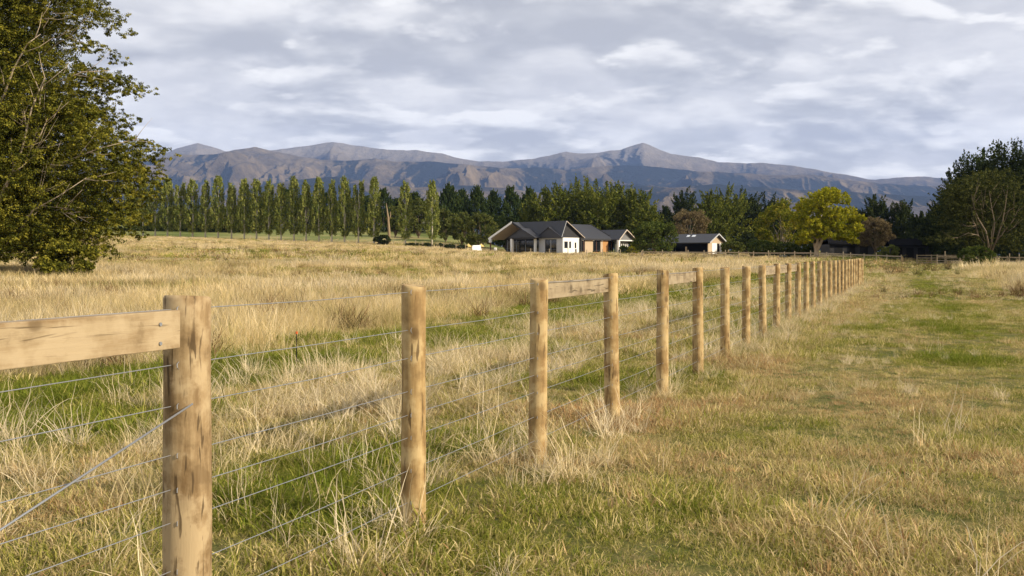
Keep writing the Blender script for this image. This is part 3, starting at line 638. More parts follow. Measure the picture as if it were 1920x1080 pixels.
def make_crown(kind, H, Wd, seed, dens=1.0, ls=.26, base=.0, lean=0):
    """returns (list of leaf arrays, trunk MB). H height, Wd width"""
    rng = np.random.default_rng(seed); VT = []; tr = MB(); R = Wd / 2
    if kind == 'pine':         # dark pyramidal, tiered boughs with upturned tips
        nb = int(230 * dens); h = rng.random(nb) ** .85; z = H * (base + .01 + (.95 - base) * h)
        prof = R * (1 - h ** 1.6) * (.75 + .5 * rng.random(nb)) + .05 * R
        a = rng.random(nb) * 2 * np.pi; d = np.stack([np.cos(a), np.sin(a), np.zeros(nb)], 1)
        st = np.stack([prof * .35 * d[:, 0], prof * .35 * d[:, 1], z], 1)
        dd = d.copy(); dd[:, 2] = .18 + .45 * h + rng.normal(0, .12, nb)
        VT.append(sprays(rng, st, dd, prof * .75, .12 * R + .3, int(34), ls, .5, .45, flat=.55, taper=.55))
        tips = st + unit(dd) * (prof * .62)[:, None]
        up = rng.normal(0, .25, (nb, 3)); up[:, 2] = 1.0; VT.append(sprays(rng, tips, up + .6 * d, .07 * H * (.7 + rng.random(nb)), .28, 14, ls * .9, .4, .6))
        VT.append(sprays(rng, arr([0, 0, H * .86], [.4, .2, H * .80], [-.5, .1, H * .78]), arr([0, 0, 1], [.15, 0, 1], [-.15, 0, 1]), arr(H * .15, H * .12, H * .12), .42, 60, ls * .9))
        tr.tube([(0, 0, -.5), (0, 0, H * .5), (0, 0, H * .93)], [.03 * H, .018 * H, .03], 7)
    elif kind == 'macro':      # broad, upswept feathery plumes, several leaders
        for (nb, f, n_) in ((int(85 * dens), .60, 105), (int(34 * dens), .30, 60)):
            dr = sphere_dirs(rng, nb, -.85); wob = .8 + .4 * rng.random((nb, 1))
            st = dr * arr(R * f, R * f, H * .60 * f) * wob + arr(0, 0, H * (.42 + base * .4)); st[:, 2] = np.maximum(st[:, 2], H * .04)
            d = dr * arr(1, 1, .6) + arr(0, 0, .42) + rng.normal(0, .16, (nb, 3)); top = np.clip(dr[:, 2], 0, 1); d[:, 2] += .5 * top
            Lp = np.clip(.25 * H, 1.4, 3.8) * (.65 + .6 * rng.random(nb))
            VT.append(sprays(rng, st - unit(d) * (Lp * .2)[:, None], d, Lp, Lp * .44, n_, ls, .45, .45, tvar=.16, flat=.75, taper=.97))
            st2 = st + unit(d) * (Lp * .35)[:, None]; u2 = d + rng.normal(0, .4, (nb, 3)); u2[:, 2] += .5
            VT.append(sprays(rng, st2, u2, Lp * .6, Lp * .2, n_ // 3, ls * .9, .4, .62, taper=.95))
        for q in range(4):
            la = rng.random() * 6.28; rr_ = R * (0 if q == 0 else .32 + .2 * rng.random()); hh = H * (1 if q == 0 else .90 - .1 * rng.random())
            VT.append(sprays(rng, arr([rr_ * math.cos(la), rr_ * math.sin(la), hh * .76]), arr([.12 * math.cos(la), .12 * math.sin(la), 1]), hh * .24, H * .085, 170, ls * .9, taper=.97))
        tr.tube([(0, 0, -.4), (0, 0, H * .25), (0, 0, H * .6)], [.028 * H, .02 * H, .03], 7)
    elif kind in ('round', 'open', 'bush'):
        zb = {'round': .12, 'open': .26, 'bush': .0}[kind] + base; zc_ = H * (zb + (1 - zb) * .48); hz_ = H * (1 - zb) * .54
        nl = int({'round': 60, 'open': 62, 'bush': 34}[kind]); d = sphere_dirs(rng, nl, -.95 if kind == 'bush' else -.75)
        rr_ = .55 + .32 * rng.random(nl); c = np.stack([d[:, 0] * R * rr_, d[:, 1] * R * rr_, zc_ + d[:, 2] * hz_ * rr_], 1)
        lr = R * (.20 + .16 * rng.random(nl)) ; 
        per = int(26 * dens)
        for i in range(nl):
            dd = sphere_dirs(rng, per, -.6); dd = unit(dd + .5 * d[i]); cc = c[i] + dd * lr[i] * (.35 + .3 * rng.random((per, 1))) * arr(1, 1, .75)
            VT.append(sprays(rng, cc, dd + arr(0, 0, .15), lr[i] * .55, lr[i] * .30, 11, ls, .45, .5 + rng.normal(0, .1), rnd=.7))
        if kind != 'bush':
            tr.tube([(0, 0, -.4), (.02 * H * lean, 0, H * zb * .7), (.04 * H * lean, 0, H * (zb + .2))], [.028 * H, .021 * H, .014 * H], 8)
            limbs(tr, rng, (.02 * H * lean, 0, H * zb * .7), [tuple(c[i] * arr(.85, .85, .93)) for i in range(0, nl, 4)], .011 * H)
        else:
            limbs(tr, rng, (0, 0, -.1), [tuple(c[i] * .8) for i in range(0, nl, 6)], .02 * H)
    elif kind == 'poplar':
        split = lean
        nb = int(300 * dens); h = rng.random(nb); z = H * (.085 + .85 * h)
        f = np.interp(h, [0, .08, .2, .45, .75, .92, 1], [.35, .8, 1, .88, .66, .42, .15])
        a = rng.random(nb) * 2 * np.pi; r = R * f * (.35 + .62 * rng.random(nb)); ox = np.zeros(nb)
        if split:
            sgn = np.where(rng.random(nb) < .5, -1, 1); up_ = sstep(.40, .65, h); ox = sgn * up_ * R * .42; r = r * (1 - .48 * up_)
            z = z * np.where((sgn < 0) & (h > .5), .93, 1.0)
        st = np.stack([ox + r * np.cos(a), r * np.sin(a), z], 1)
        d = np.stack([np.cos(a) * .22, np.sin(a) * .22, np.ones(nb)], 1) + rng.normal(0, .06, (nb, 3))
        VT.append(sprays(rng, st, d, H * .085 * (.7 + .6 * rng.random(nb)), R * (.20 if not split else .16), 24, ls, .2, .5, rnd=.75, taper=.75))
        tp = [(0, 0, H * .96)] if not split else [(R * .42, 0, H * .95), (-R * .42, 0, H * .88)]
        for q in tp: VT.append(sprays(rng, arr([q[0], 0, q[2] - H * .10]), arr([0, 0, 1]), H * .12, R * .2, 50, ls * .9, taper=.9))
        tr.tube([(0, 0, -.6), (0, 0, H * .12), (.02 * R, -.1, H * .45), (tp[0][0] * .8, -.05, H * .8), tp[0]], [.017 * H, .0145 * H, .011 * H, .005 * H, .02], 8)
        if split: tr.tube([(0, 0, H * .3), (-R * .25, -.12, H * .55), tp[1]], [.009 * H, .008 * H, .02], 6)
        # bare pale limbs that lie on the face of the column
        for j in range(9 if split else 5):
            aa = rng.random() * 6.28; z0 = H * (.15 + .5 * rng.random()); rr2 = R * .75
            tr.tube([(0, 0, z0), (rr2 * .5 * math.cos(aa), rr2 * .5 * math.sin(aa), z0 + H * .07), (rr2 * math.cos(aa) * .9, rr2 * math.sin(aa) * .9, z0 + H * .2)], [.005 * H, .0045 * H, .01], 5)
    return VT, tr

LM = {
 'pine': leafmat('pine_needles', (.018, .03, .012), (.036, .055, .018), (.065, .085, .022), .15),
 'macro_green': leafmat('macrocarpa_foliage', (.04, .055, .012), (.10, .12, .022), (.20, .205, .04), .2),  # the macrocarpas' own lighter green
 'macro_dark': leafmat('dark_cypress_foliage', (.016, .024, .010), (.032, .044, .016), (.06, .072, .022), .15),
 'olive': leafmat('olive_foliage', (.055, .07, .018), (.11, .13, .032), (.18, .185, .05), .25),
 'green': leafmat('green_foliage', (.038, .06, .014), (.075, .10, .022), (.13, .15, .035), .25),
 'yellow': leafmat('yellow_green_foliage', (.15, .17, .010), (.27, .27, .018), (.43, .385, .03), .25),
 'yelgreen': leafmat('turning_green_foliage', (.07, .10, .012), (.16, .18, .02), (.34, .28, .04), .25),
 'brown': leafmat('brown_autumn_foliage', (.09, .068, .035), (.165, .128, .065), (.25, .195, .10), .2),
 'poplar': leafmat('poplar_leaves', (.10, .13, .03), (.195, .225, .05), (.33, .33, .09), .3),
 'beech': leafmat('beech_sprays', (.024, .03, .007), (.115, .122, .018), (.31, .275, .038), .25),
 'kanuka': leafmat('kanuka_foliage', (.03, .038, .012), (.062, .07, .02), (.12, .12, .032), .2),
}
_cache = {}
def tree(name, kind, px, D, top, width, leaf, bark, label, cat, group=None, dens=1.0, ls=None, base=0.0, lean=0, seed=None, share=None, dz=0, trunk='trunk'):
    x = xp(px, D); z0 = float(zg(x, D)) + dz; H = zp(top, D) - z0; Wd = width / F * D
    ls = ls or D / 1000 * 1.25 + .03
    key = share
    r = empty(name, (x, D, z0), (seed or px) * .37, label=label, cat=cat, group=group)
    if key is None or key not in _cache:
        VT, tr = make_crown(kind, H, Wd, seed if seed is not None else int(px), dens, ls, base, lean)
        cm = leafmesh('crown', VT, LM[leaf]); tm = tr.mesh('trunk', M[bark], True) if tr.v else None
        if key is not None: _cache[key] = (cm, tm, H, Wd)
        sc = (1, 1, 1)
    else:
        cm, tm, H0, W0 = _cache[key]; sc = (Wd / W0, Wd / W0, H / H0)
    r.scale = sc
    link('crown' if kind != 'bush' else 'foliage', cm, r)
    if tm: link(trunk if kind != 'bush' else 'stem', tm, r)
    return r

ORD = ['first', 'second', 'third', 'fourth', 'fifth', 'sixth', 'seventh', 'eighth', 'ninth', 'tenth', 'eleventh', 'twelfth', 'thirteenth', 'fourteenth', 'fifteenth', 'sixteenth', 'seventeenth', 'eighteenth', 'nineteenth', 'twentieth', 'twenty-first', 'twenty-second']
# poplar avenue
pops = [(245, 345, 0), (268, 339, 0), (291, 337, 1), (314, 334, 0), (338, 341, 1), (361, 334, 0), (385, 339, 1), (409, 333, 0), (434, 341, 1), (458, 333, 0), (481, 340, 0), (504, 336, 0), (527, 342, 0), (551, 336, 0), (574, 339, 1), (598, 335, 0), (622, 338, 1), (646, 334, 0), (672, 338, 1), (701, 335, 0), (760, 341, 0), (810, 341, 0)]
for i, (px, top, sp) in enumerate(pops):
    D = 212 - (px - 245) / 565 * 22
    vr = i % 3; key = 'pop%d%d' % (sp, vr)
    hh = 'forked two-topped' if sp else 'full'
    if i == 20: lb = 'column poplar next to last in the row, standing right of the dead trunk'
    elif i == 21: lb = 'last column poplar at the right end of the row'
    elif i == 0: lb = 'column poplar at the left end of the row, half behind the big dark tree'
    else: lb = '%s column poplar, %s from the left in the row' % (hh, ORD[i])
    tree('poplar_tree', 'poplar', px, D, top + rz.normal(0, 2.0), (31 if not sp else 29) + rz.normal(0, 1.8) + (3 if i > 18 else 0), 'poplar', 'bark_white', lb, 'tree', 'column poplars standing in a row', seed=100 + i, share=key, ls=.27, lean=sp)
# dead trunk between poplars
x, D, z0 = gpt(729, 196); H = zp(381, D) - z0
r = empty('dead_tree', (x, D, z0), label='bare tan dead tree trunk between two poplars at the right of the row', cat='tree')
tb = MB(); tb.tube([(0, 0, -.3), (.05, 0, H * .3), (-.15, 0, H * .65), (-.5, 0, H)], [.34, .28, .2, .04], 9); tb.tube([(-.1, 0, H * .55), (.35, 0, H * .7), (.3, .1, H * .8)], [.14, .1, .03], 6)
tb.build('trunk', M['deadwood'], r, True)

# tree lists: (kind, px, D, top, width, leaf, bark, label)
G = 'dark pines of the belt behind the poplars'
for j, (px, D, top, wd) in enumerate([(462, 262, 374, 44), (500, 256, 362, 40), (538, 262, 356, 44), (575, 258, 360, 42), (612, 262, 362, 44), (650, 258, 366, 44), (686, 262, 368, 40), (719, 250, 355, 34), (745, 262, 372, 40), (778, 258, 362, 42), (842, 250, 347, 40), (866, 262, 356, 38), (895, 252, 351, 40), (925, 260, 358, 38), (958, 252, 352, 42), (992, 258, 356, 40)]):
    where = 'behind the poplar row' if px < 700 else ('between the last poplars' if px < 820 else 'above the olive trees left of the house')
    tree('pine_tree', 'pine', px, D, top, wd * 1.65, 'pine', 'bark_dark', 'dark pine %s, %s from left in the belt' % (where, ORD[j]), 'tree', G, dens=.9, seed=300 + j, share='pine%d' % (j % 5), ls=.42)
G = 'green shrubs behind the left poplars'
for j, (px, top) in enumerate([(236, 396), (268, 392), (300, 398), (332, 390), (364, 396), (396, 389), (428, 392), (458, 398)]):
    tree('garden_shrub', 'bush', px, 236, top, 62, 'green', 'bark', 'round green shrub behind the left poplars, %s from the left' % ORD[j], 'shrub', G, dens=1.1, base=-.16, seed=340 + j, share='gs%d' % (j % 3), ls=.38)
for j, (px, D, top, wd, lf, lb) in enumerate([
    (741, 226, 384, 34, 'olive', 'small olive tree showing between the dead trunk and the next poplar'),
    (785, 226, 366, 52, 'olive', 'olive green round tree between the last two poplars'),
    (836, 214, 388, 50, 'olive', 'olive round tree just right of the last poplar'),
    (866, 200, 396, 50, 'olive', 'rounded olive tree second right of the last poplar'),
    (902, 190, 395, 62, 'olive', 'large billowing olive tree beside the left gable of the house'),
    (948, 202, 400, 54, 'green', 'leafy green tree behind the left gable of the house')]):
    tree('broadleaf_tree', 'round', px, D, top, wd, lf, 'bark', lb, 'tree', None, dens=.95, base=-.10, seed=360 + j)
G = 'tall macrocarpas behind the house'
for j, (px, D, top, wd) in enumerate([(1010, 204, 361, 84), (1046, 198, 344, 92), (1083, 202, 336, 84), (1121, 196, 335, 92), (1158, 202, 338, 84), (1192, 196, 352, 80), (1212, 190, 378, 70)]):
    tree('macrocarpa_tree', 'macro', px, D, top, wd, 'macro_green', 'bark_pale', 'tall feathery macrocarpa behind the house roof, %s from the left of the clump' % ORD[j], 'tree', G, dens=1.3, seed=400 + j, ls=.36)
tree('broadleaf_tree', 'round', 1227, 156, 416, 84, 'green', 'bark', 'dark green tree standing between the house and the small garage', 'tree', None, dens=1.1, base=-.11, seed=431)
for j, (px, D, top, wd, kd, lf, lb) in enumerate([
    (1248, 228, 388, 54, 'pine', 'pine', 'low dark pine behind the gap between house and garage'),
    (1281, 224, 356, 62, 'macro', 'macro_dark', 'dark pointed cypress behind the brown tree and garage'),
    (1334, 202, 360, 72, 'macro', 'macro_green', 'green macrocarpa right behind the garage roof'),
    (1364, 206, 352, 76, 'macro', 'macro_green', 'tall green macrocarpa above the right end of the garage'),
    (1398, 212, 354, 66, 'macro', 'macro_dark', 'dark macrocarpa with a pointed top, third right of the garage'),
    (1432, 216, 364, 64, 'macro', 'macro_dark', 'dark cypress rising left of the yellow tree'),
    (1468, 206, 376, 60, 'pine', 'pine', 'dark pine with its tip showing left of the yellow tree'),
    (1508, 206, 378, 56, 'pine', 'pine', 'dark pine hidden behind the yellow tree'),
    (1604, 200, 392, 60, 'pine', 'pine', 'low dark pine at the right edge of the yellow tree'),
    (1642, 186, 366, 76, 'macro', 'macro_dark', 'dark spreading cypress behind the small brown round tree'),
    (1690, 184, 376, 62, 'macro', 'macro_dark', 'dark cypress with a side tip above the dark shed'),
    (1728, 178, 398, 66, 'macro', 'macro_dark', 'low dark cypress left of the right-hand grove'),
    (1762, 150, 384, 76, 'macro', 'macro_dark', 'dark cypress at the left edge of the right-hand grove'),
    (1560, 186, 420, 90, 'round', 'macro_dark', 'dark round tree in shade behind the yellow tree trunk')]):
    tree('cypress_tree' if kd == 'macro' else ('pine_tree' if kd == 'pine' else 'broadleaf_tree'), kd, px, D, top, wd, lf, 'bark_dark' if 'dark' in lf or lf == 'pine' else 'bark_pale', lb, 'tree', None, dens=1.0, seed=440 + j, ls=.36)
tree('broadleaf_tree', 'open', 1292, 186, 391, 74, 'brown', 'bark_pale', 'rounded brown autumn tree behind the garage roof', 'tree', None, dens=1.15, base=-.15, seed=470, ls=.2)
tree('broadleaf_tree', 'open', 1641, 148, 409, 62, 'brown', 'bark', 'small brown round-headed tree in front of the dark sheds', 'tree', None, dens=1.1, base=-.03, seed=471, ls=.17)
tree('garden_shrub', 'bush', 1373, 152, 453, 46, 'olive', 'bark', 'low olive shrub against the right end of the garage', 'shrub', None, seed=472)
tree('garden_shrub', 'bush', 1400, 168, 440, 60, 'macro_dark', 'bark', 'dark shrub in deep shade right of the garage under the cypresses', 'shrub', None, base=-.1, seed=480)
tree('garden_shrub', 'bush', 1744, 158, 446, 60, 'macro_dark', 'bark', 'dark shrub in the shade right of the hipped shed', 'shrub', None, base=-.1, seed=481)
tree('garden_shrub', 'bush', 1908, 118, 455, 70, 'macro_dark', 'bark', 'dark undergrowth bush beneath the tall conifers at the right edge', 'shrub', None, base=-.1, seed=482)
tree('garden_shrub', 'bush', 1786, 124, 462, 60, 'macro_dark', 'bark', 'dark undergrowth bush behind the field gate', 'shrub', None, base=-.1, seed=483)
tree('garden_shrub', 'bush', 1664, 124, 457, 40, 'olive', 'bark', 'dense rounded shrub beside the fence post left of the gate', 'shrub', None, seed=473)
tree('broadleaf_tree', 'round', 1464, 142, 377, 92, 'yelgreen', 'bark_pale', 'green tree turning gold, left neighbour of the bright yellow tree', 'tree', None, dens=1.15, base=-.09, seed=474, ls=.2)
for j, (px, top, wd, lb) in enumerate([(1426, 450, 54, 'low green shrub under the left side of the gold-green tree'), (1472, 456, 46, 'green shrub in the middle under the gold-green tree'), (1505, 452, 46, 'low green shrub just left of the forked pale trunk')]):
    tree('garden_shrub', 'bush', px, 136, top, wd, 'green', 'bark', lb, 'shrub', None, seed=476 + j, dens=.8)

# bright yellow-green tree with forked pale trunk
def yellow_tree():
    D = 130; x = xp(1531, D); z0 = float(zg(x, D)); s = D / F; rg = np.random.default_rng(77)
    r = empty('broadleaf_tree', (x, D, z0), label='bright yellow-green autumn tree with a forked pale trunk', cat='tree')
    def q(px, Y): return ((px - 1531) * s, (HY - Y) * s + CH - z0)
    lobes = [(1532, 372, 24, 16), (1568, 376, 24, 17), (1508, 390, 20, 18), (1545, 400, 26, 20), (1582, 402, 22, 20), (1516, 420, 20, 16), (1560, 425, 26, 18), (1592, 430, 18, 16), (1543, 440, 18, 12), (1510, 440, 18, 11), (1578, 442, 20, 10), (1500, 408, 14, 14), (1604, 438, 9, 9), (1598, 412, 12, 12), (1552, 364, 24, 12), (1530, 385, 24, 18), (1560, 410, 30, 20), (1530, 430, 22, 14), (1508, 452, 13, 6), (1592, 450, 15, 6)]
    VT = []; tips = []
    for (lx, ly, rw, rh) in lobes:
        for dep in (-1, -.35, .3, 1.1):
            cx, cz = q(lx, ly); yy = dep * (2.2 + 1.2 * rg.random()) * (1 - .3 * abs(lx - 1550) / 50); k = 34 if dep < 0.5 else 22; f = 1.0 if dep == .15 else .85
            d = sphere_dirs(rg, k, -.5); cc = arr(cx + rg.normal(0, .25), yy, cz + rg.normal(0, .2)) + d * arr(rw * s * .50 * f, rw * s * .5, rh * s * .50 * f)
            VT.append(sprays(rg, cc, d + arr(0, 0, .1), rw * s * .34, rw * s * .20, 20, .22, .4, .52 + rg.normal(0, .14), rnd=.55)); tips.append((cx * .9, yy * .8, cz * .96))
    link('crown', leafmesh('crown', VT, LM['yellow']), r)
    t = MB(); a0 = q(1531, 478)
    for pts, r0 in (([(1531, 485), (1531, 470), (1529, 460), (1521, 448), (1512, 432)], .34), ([(1531, 470), (1538, 456), (1544, 446), (1556, 430)], .28), ([(1530, 466), (1533, 450), (1534, 430), (1538, 400)], .2)):
        p3 = [(q(a, b)[0], (k - 1) * .1, q(a, b)[1]) for k, (a, b) in enumerate(pts)]; t.tube(p3, list(np.linspace(r0, r0 * .45, len(pts))), 9)
    limbs(t, rg, (q(1534, 448)[0], .2, q(1534, 448)[1]), tips[1::6], .07)
    t.build('trunk', M['bark_pale'], r, True)
yellow_tree()

# right-hand grove
for j, (px, D, top, wd, lf, lb) in enumerate([
    (1812, 128, 290, 76, 'macro_dark', 'dark slim conifer with twin tips at the left of the right-hand grove'),
    (1840, 132, 276, 100, 'pine', 'tall dark conifer behind the pale-limbed tree'),
    (1884, 126, 264, 118, 'macro_dark', 'tallest dark macrocarpa of the right-hand grove'),
    (1932, 122, 268, 118, 'macro_dark', 'tall dark macrocarpa cut by the right edge of the photo'),
    (1790, 140, 350, 70, 'macro_dark', 'lower dark cypress filling the left flank of the grove'),
    (1862, 147, 318, 90, 'macro_dark', 'added sun-blocking dark cypress deep inside the right-hand grove'),  # this and the next two are added to keep sun off the sheds
    (1800, 146, 345, 80, 'macro_dark', 'added sun-blocking dark cypress behind the left flank of the grove'),
    (1905, 150, 310, 90, 'macro_dark', 'added sun-blocking dark cypress at the back right of the grove'),
    (1985, 118, 290, 110, 'macro_dark', 'dark macrocarpa outside the right edge of the photo')]):
    tree('cypress_tree', 'macro', px, D, top, wd, lf, 'bark_dark', lb, 'tree', None, dens=1.35, seed=500 + j, ls=.29)
def limb_tree(name, px, D, lobes, limbsp, leaf, bark, label, depth, ls, per=60, seed=1, nleaf=14, deps=(-1, -.3, .4, 1.1), droop=.05, fl=.5, trunkbase=None, tr0=.3, rise=.45):
    """tree whose crown is modelled from overlapping leafy masses round real limbs"""
    rg = np.random.default_rng(seed); s = D / F; x = xp(px, D); z0 = float(zg(x, D))
    r = empty(name, (x, D, z0), label=label, cat='tree')
    def q(a, Y): return ((a - px) * s, (HY - Y) * s + CH - z0)
    VT = []
    for (lx, ly, rw, rh) in lobes:
        cx, cz = q(lx, ly)
        for dep in deps:
            k = int(per * (rw * rh) / 900 * (1.25 if dep < 0 else .8)) + 3; d = sphere_dirs(rg, k, -1)
            rad = (.35 + .6 * rg.random((k, 1)) ** .5)
            cc = arr(cx, dep * depth, cz) + d * rad * arr(rw * s, rw * s * .7, rh * s)
            hd = d + arr(0, -.15, .1) + rg.normal(0, .35, (k, 3)); hd[:, 2] = hd[:, 2] * rise + droop
            VT.append(sprays(rg, cc, hd, (.55 + .7 * rg.random(k)) * rw * s * .28, .10 * rw * s + .12, nleaf, ls, .8, .5 + rg.normal(0, .08), rnd=.55, flat=fl, taper=.5))
    link('crown', leafmesh('crown', VT, LM[leaf]), r)
    t = MB()
    extra = []
    for pts, r0, dy in limbsp:
        if dy > -1: continue
        for q_ in range(4):
            k_ = rg.integers(1, len(pts) - 1) if len(pts) > 2 else 0; f_ = rg.random(); A, B_ = np.array(pts[k_], float), np.array(pts[k_ + 1], float); S_0 = A + (B_ - A) * f_
            dv = (B_ - A) / max(1e-6, np.linalg.norm(B_ - A)); an = rg.choice([-1, 1]) * (.35 + .4 * rg.random()); dv = np.array([dv[0] * math.cos(an) - dv[1] * math.sin(an), dv[0] * math.sin(an) + dv[1] * math.cos(an)]); ln = (26 + 40 * rg.random()) * (54 / D) ** .5
            S_1 = S_0 + dv * ln * .5; S_2 = S_0 + dv * ln + np.array([rg.normal(0, 4), -abs(rg.normal(0, 7))])
            extra.append(([tuple(S_0), tuple(S_1), tuple(S_2)], r0 * .32, dy, True))
    for pts, r0, dy, *tw in [tuple(l_) for l_ in limbsp] + extra:
        p3 = [(q(a, b)[0], dy * depth * (1 if tw else min(1, .45 + k / 3.5)), q(a, b)[1]) for k, (a, b) in enumerate(pts)]
        t.tube(p3, list(np.linspace(r0 * .8, r0 * .12, len(pts))), 7)
    t.build('trunk', M[bark], r, True)
    return r
limb_tree('kanuka_tree', 1832, 104,
    [(1850, 350, 42, 28), (1812, 358, 34, 26), (1788, 372, 28, 28), (1830, 385, 40, 34), (1875, 365, 34, 34), (1895, 400, 34, 36), (1862, 415, 38, 34), (1800, 415, 32, 26), (1765, 448, 28, 9), (1790, 440, 26, 12), (1820, 450, 26, 14), (1885, 445, 34, 18), (1905, 460, 28, 14), (1780, 392, 18, 18), (1858, 332, 26, 14)],
    [([(1836, 486), (1834, 460), (1822, 435), (1808, 412), (1800, 390), (1796, 368)], .15, -1.42), ([(1838, 486), (1840, 455), (1838, 420), (1832, 390), (1828, 360)], .13, -1.42), ([(1842, 486), (1848, 452), (1852, 418), (1858, 385), (1862, 350)], .13, -1.42), ([(1838, 480), (1826, 455), (1808, 442), (1790, 438), (1768, 448)], .09, -1.42), ([(1844, 470), (1858, 440), (1872, 415), (1884, 388)], .10, -1.42), ([(1822, 440), (1812, 430), (1804, 424), (1796, 412)], .10, -1.42), ([(1832, 420), (1822, 400), (1812, 384)], .1, -1.42)],
    'kanuka', 'bark', 'broad dull-green tree with many pale upright limbs in front of the grove', 2.2, .17, per=50, seed=510)
tree('garden_shrub', 'bush', 1834, 88, 457, 64, 'green', 'bark', 'rounded green bush in front of the pale-limbed tree on the right', 'shrub', None, dens=1.3, seed=520, ls=.13)

# big tree at the left edge
big = [(-60, -40, 90, 70), (40, -30, 70, 60), (120, -20, 45, 40), (40, 50, 70, 55), (100, 45, 34, 26), (180, 38, 36, 11), (168, 8, 40, 13), (-40, 90, 80, 80), (60, 120, 62, 60), (-10, 180, 80, 70), (120, 195, 50, 32), (190, 150, 30, 11), (225, 155, 34, 13), (185, 95, 24, 10), (165, 165, 34, 18), (150, 230, 52, 40), (70, 240, 70, 60), (200, 215, 26, 16), (200, 270, 42, 30), (245, 300, 34, 22), (285, 278, 24, 9), (225, 330, 44, 26), (120, 320, 70, 55), (10, 300, 90, 80), (262, 330, 24, 14), (180, 380, 52, 40), (90, 400, 70, 50), (0, 400, 80, 60), (-80, 300, 90, 100), (-90, 430, 80, 60), (220, 400, 28, 26), (228, 438, 20, 9), (140, 440, 50, 34), (150, 470, 36, 16), (80, 465, 52, 26), (60, 440, 60, 30), (-40, 460, 60, 20), (260, 362, 20, 12), (-150, 100, 90, 90), (-160, 250, 90, 90), (-170, 390, 90, 80)]
biglimbs = [([(-20, 500), (20, 420), (70, 350), (95, 290), (112, 220), (135, 165)], .17, -1.22), ([(95, 290), (108, 250), (130, 190), (138, 165)], .10, -1.25), ([(60, 360), (90, 300), (130, 265), (142, 235)], .09, -1.25), ([(85, 310), (110, 300), (135, 285)], .05, -1.28),
    ([(20, 480), (85, 425), (115, 400), (160, 375), (210, 342)], .10, -1.25), ([(108, 404), (150, 396), (188, 380)], .07, -1.28), ([(112, 400), (118, 378), (134, 362)], .05, -1.28), ([(112, 402), (160, 404), (200, 402)], .05, -1.28),
    ([(-10, 330), (40, 215), (80, 150), (105, 105), (128, 88)], .11, -1.22), ([(105, 105), (120, 70), (150, 50)], .06, -1.22), ([(100, 115), (150, 95), (185, 92)], .04, -1.22), ([(60, 200), (130, 175), (200, 155), (250, 152)], .08, -1.2), ([(90, 330), (160, 310), (230, 290), (300, 272)], .07, -1.2), ([(-40, 520), (-50, 300), (-40, 60), (-30, -80)], .55, 0), ([(95, 285), (100, 255), (96, 240)], .05, -1.28), ([(88, 320), (125, 330), (150, 318)], .05, -1.28)]
limb_tree('beech_tree', -30, 54, big, biglimbs, 'beech', 'bark_pale', 'huge dark olive tree with bare pale limbs filling the left edge', 2.6, .098, per=46, seed=530, nleaf=40, rise=.55)
tree('garden_shrub', 'bush', 128, 50, 462, 120, 'beech', 'bark', 'low bright-green growth at the foot of the huge left tree', 'shrub', None, dens=1.5, seed=531, ls=.11)

# ---------------------------------------------------------------- house (turned 45 degrees)
HD = 170.0; hx = xp(960, HD); hz0 = float(zg(hx + 6, HD)) - .1
house = empty('farm_house', (hx, HD, hz0), math.radians(45), label='long low house with charcoal roofs, white gable wall and deep veranda', cat='house')
# local axes: x = u (to the right and back), y = -v (v to the right and front)
def P3(u, v, z): return (u, -v, z)
zr = zp(416.5, HD) - hz0; ze = zp(446, HD) - hz0      # ridge and eave heights
UE = 20.6
def hb(name, mat, u0, u1, v0, v1, z0, z1, parent=None, **k):
    mb = MB(); mb.box(u0, u1, -v1, -v0, z0, z1); return mb.build(name, mat, parent or house, **k)
def roofpart(planes, mat=None, t=.16, name='roof'):
    mb = MB()
    for p in planes: mb.slab([P3(*q) for q in p], t)
    return mb.build(name, mat or M['charcoal'], house)
rf = roofpart([[(0, 0, zr), (UE, 0, zr), (UE, 5.5, ze), (0, 5.5, ze)], [(0, -.003, zr), (0, -5.6, ze), (UE, -5.6, ze), (UE, -.003, zr)]])
# verge boards
def verge(a, b, name='verge_board', mat='white', w=.10, h=.26, parent=None):
    mb = MB(); mb.beam(P3(*a), P3(*b), w, h); return mb.build(name, M[mat], parent or house)
verge((-.06, -5.75, ze - .13), (-.06, 0, zr - .05), h=.34)
verge((-.06, 5.55, ze - .10), (-.06, 0.05, zr - .08), mat='charcoal_clad')
verge((UE + .06, 0, zr - .05), (UE + .06, 5.6, ze - .1), mat='charcoal_clad')
# lit soffit lining of the left gable veranda
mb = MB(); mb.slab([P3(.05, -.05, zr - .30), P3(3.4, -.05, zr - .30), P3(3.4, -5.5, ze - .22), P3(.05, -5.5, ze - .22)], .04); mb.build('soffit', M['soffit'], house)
mb = MB(); mb.slab([P3(.05, .05, zr - .30), P3(3.4, .05, zr - .30), P3(3.4, 5.4, ze - .22), P3(.05, 5.4, ze - .22)], .04); mb.build('soffit', M['charcoal_clad'], house)
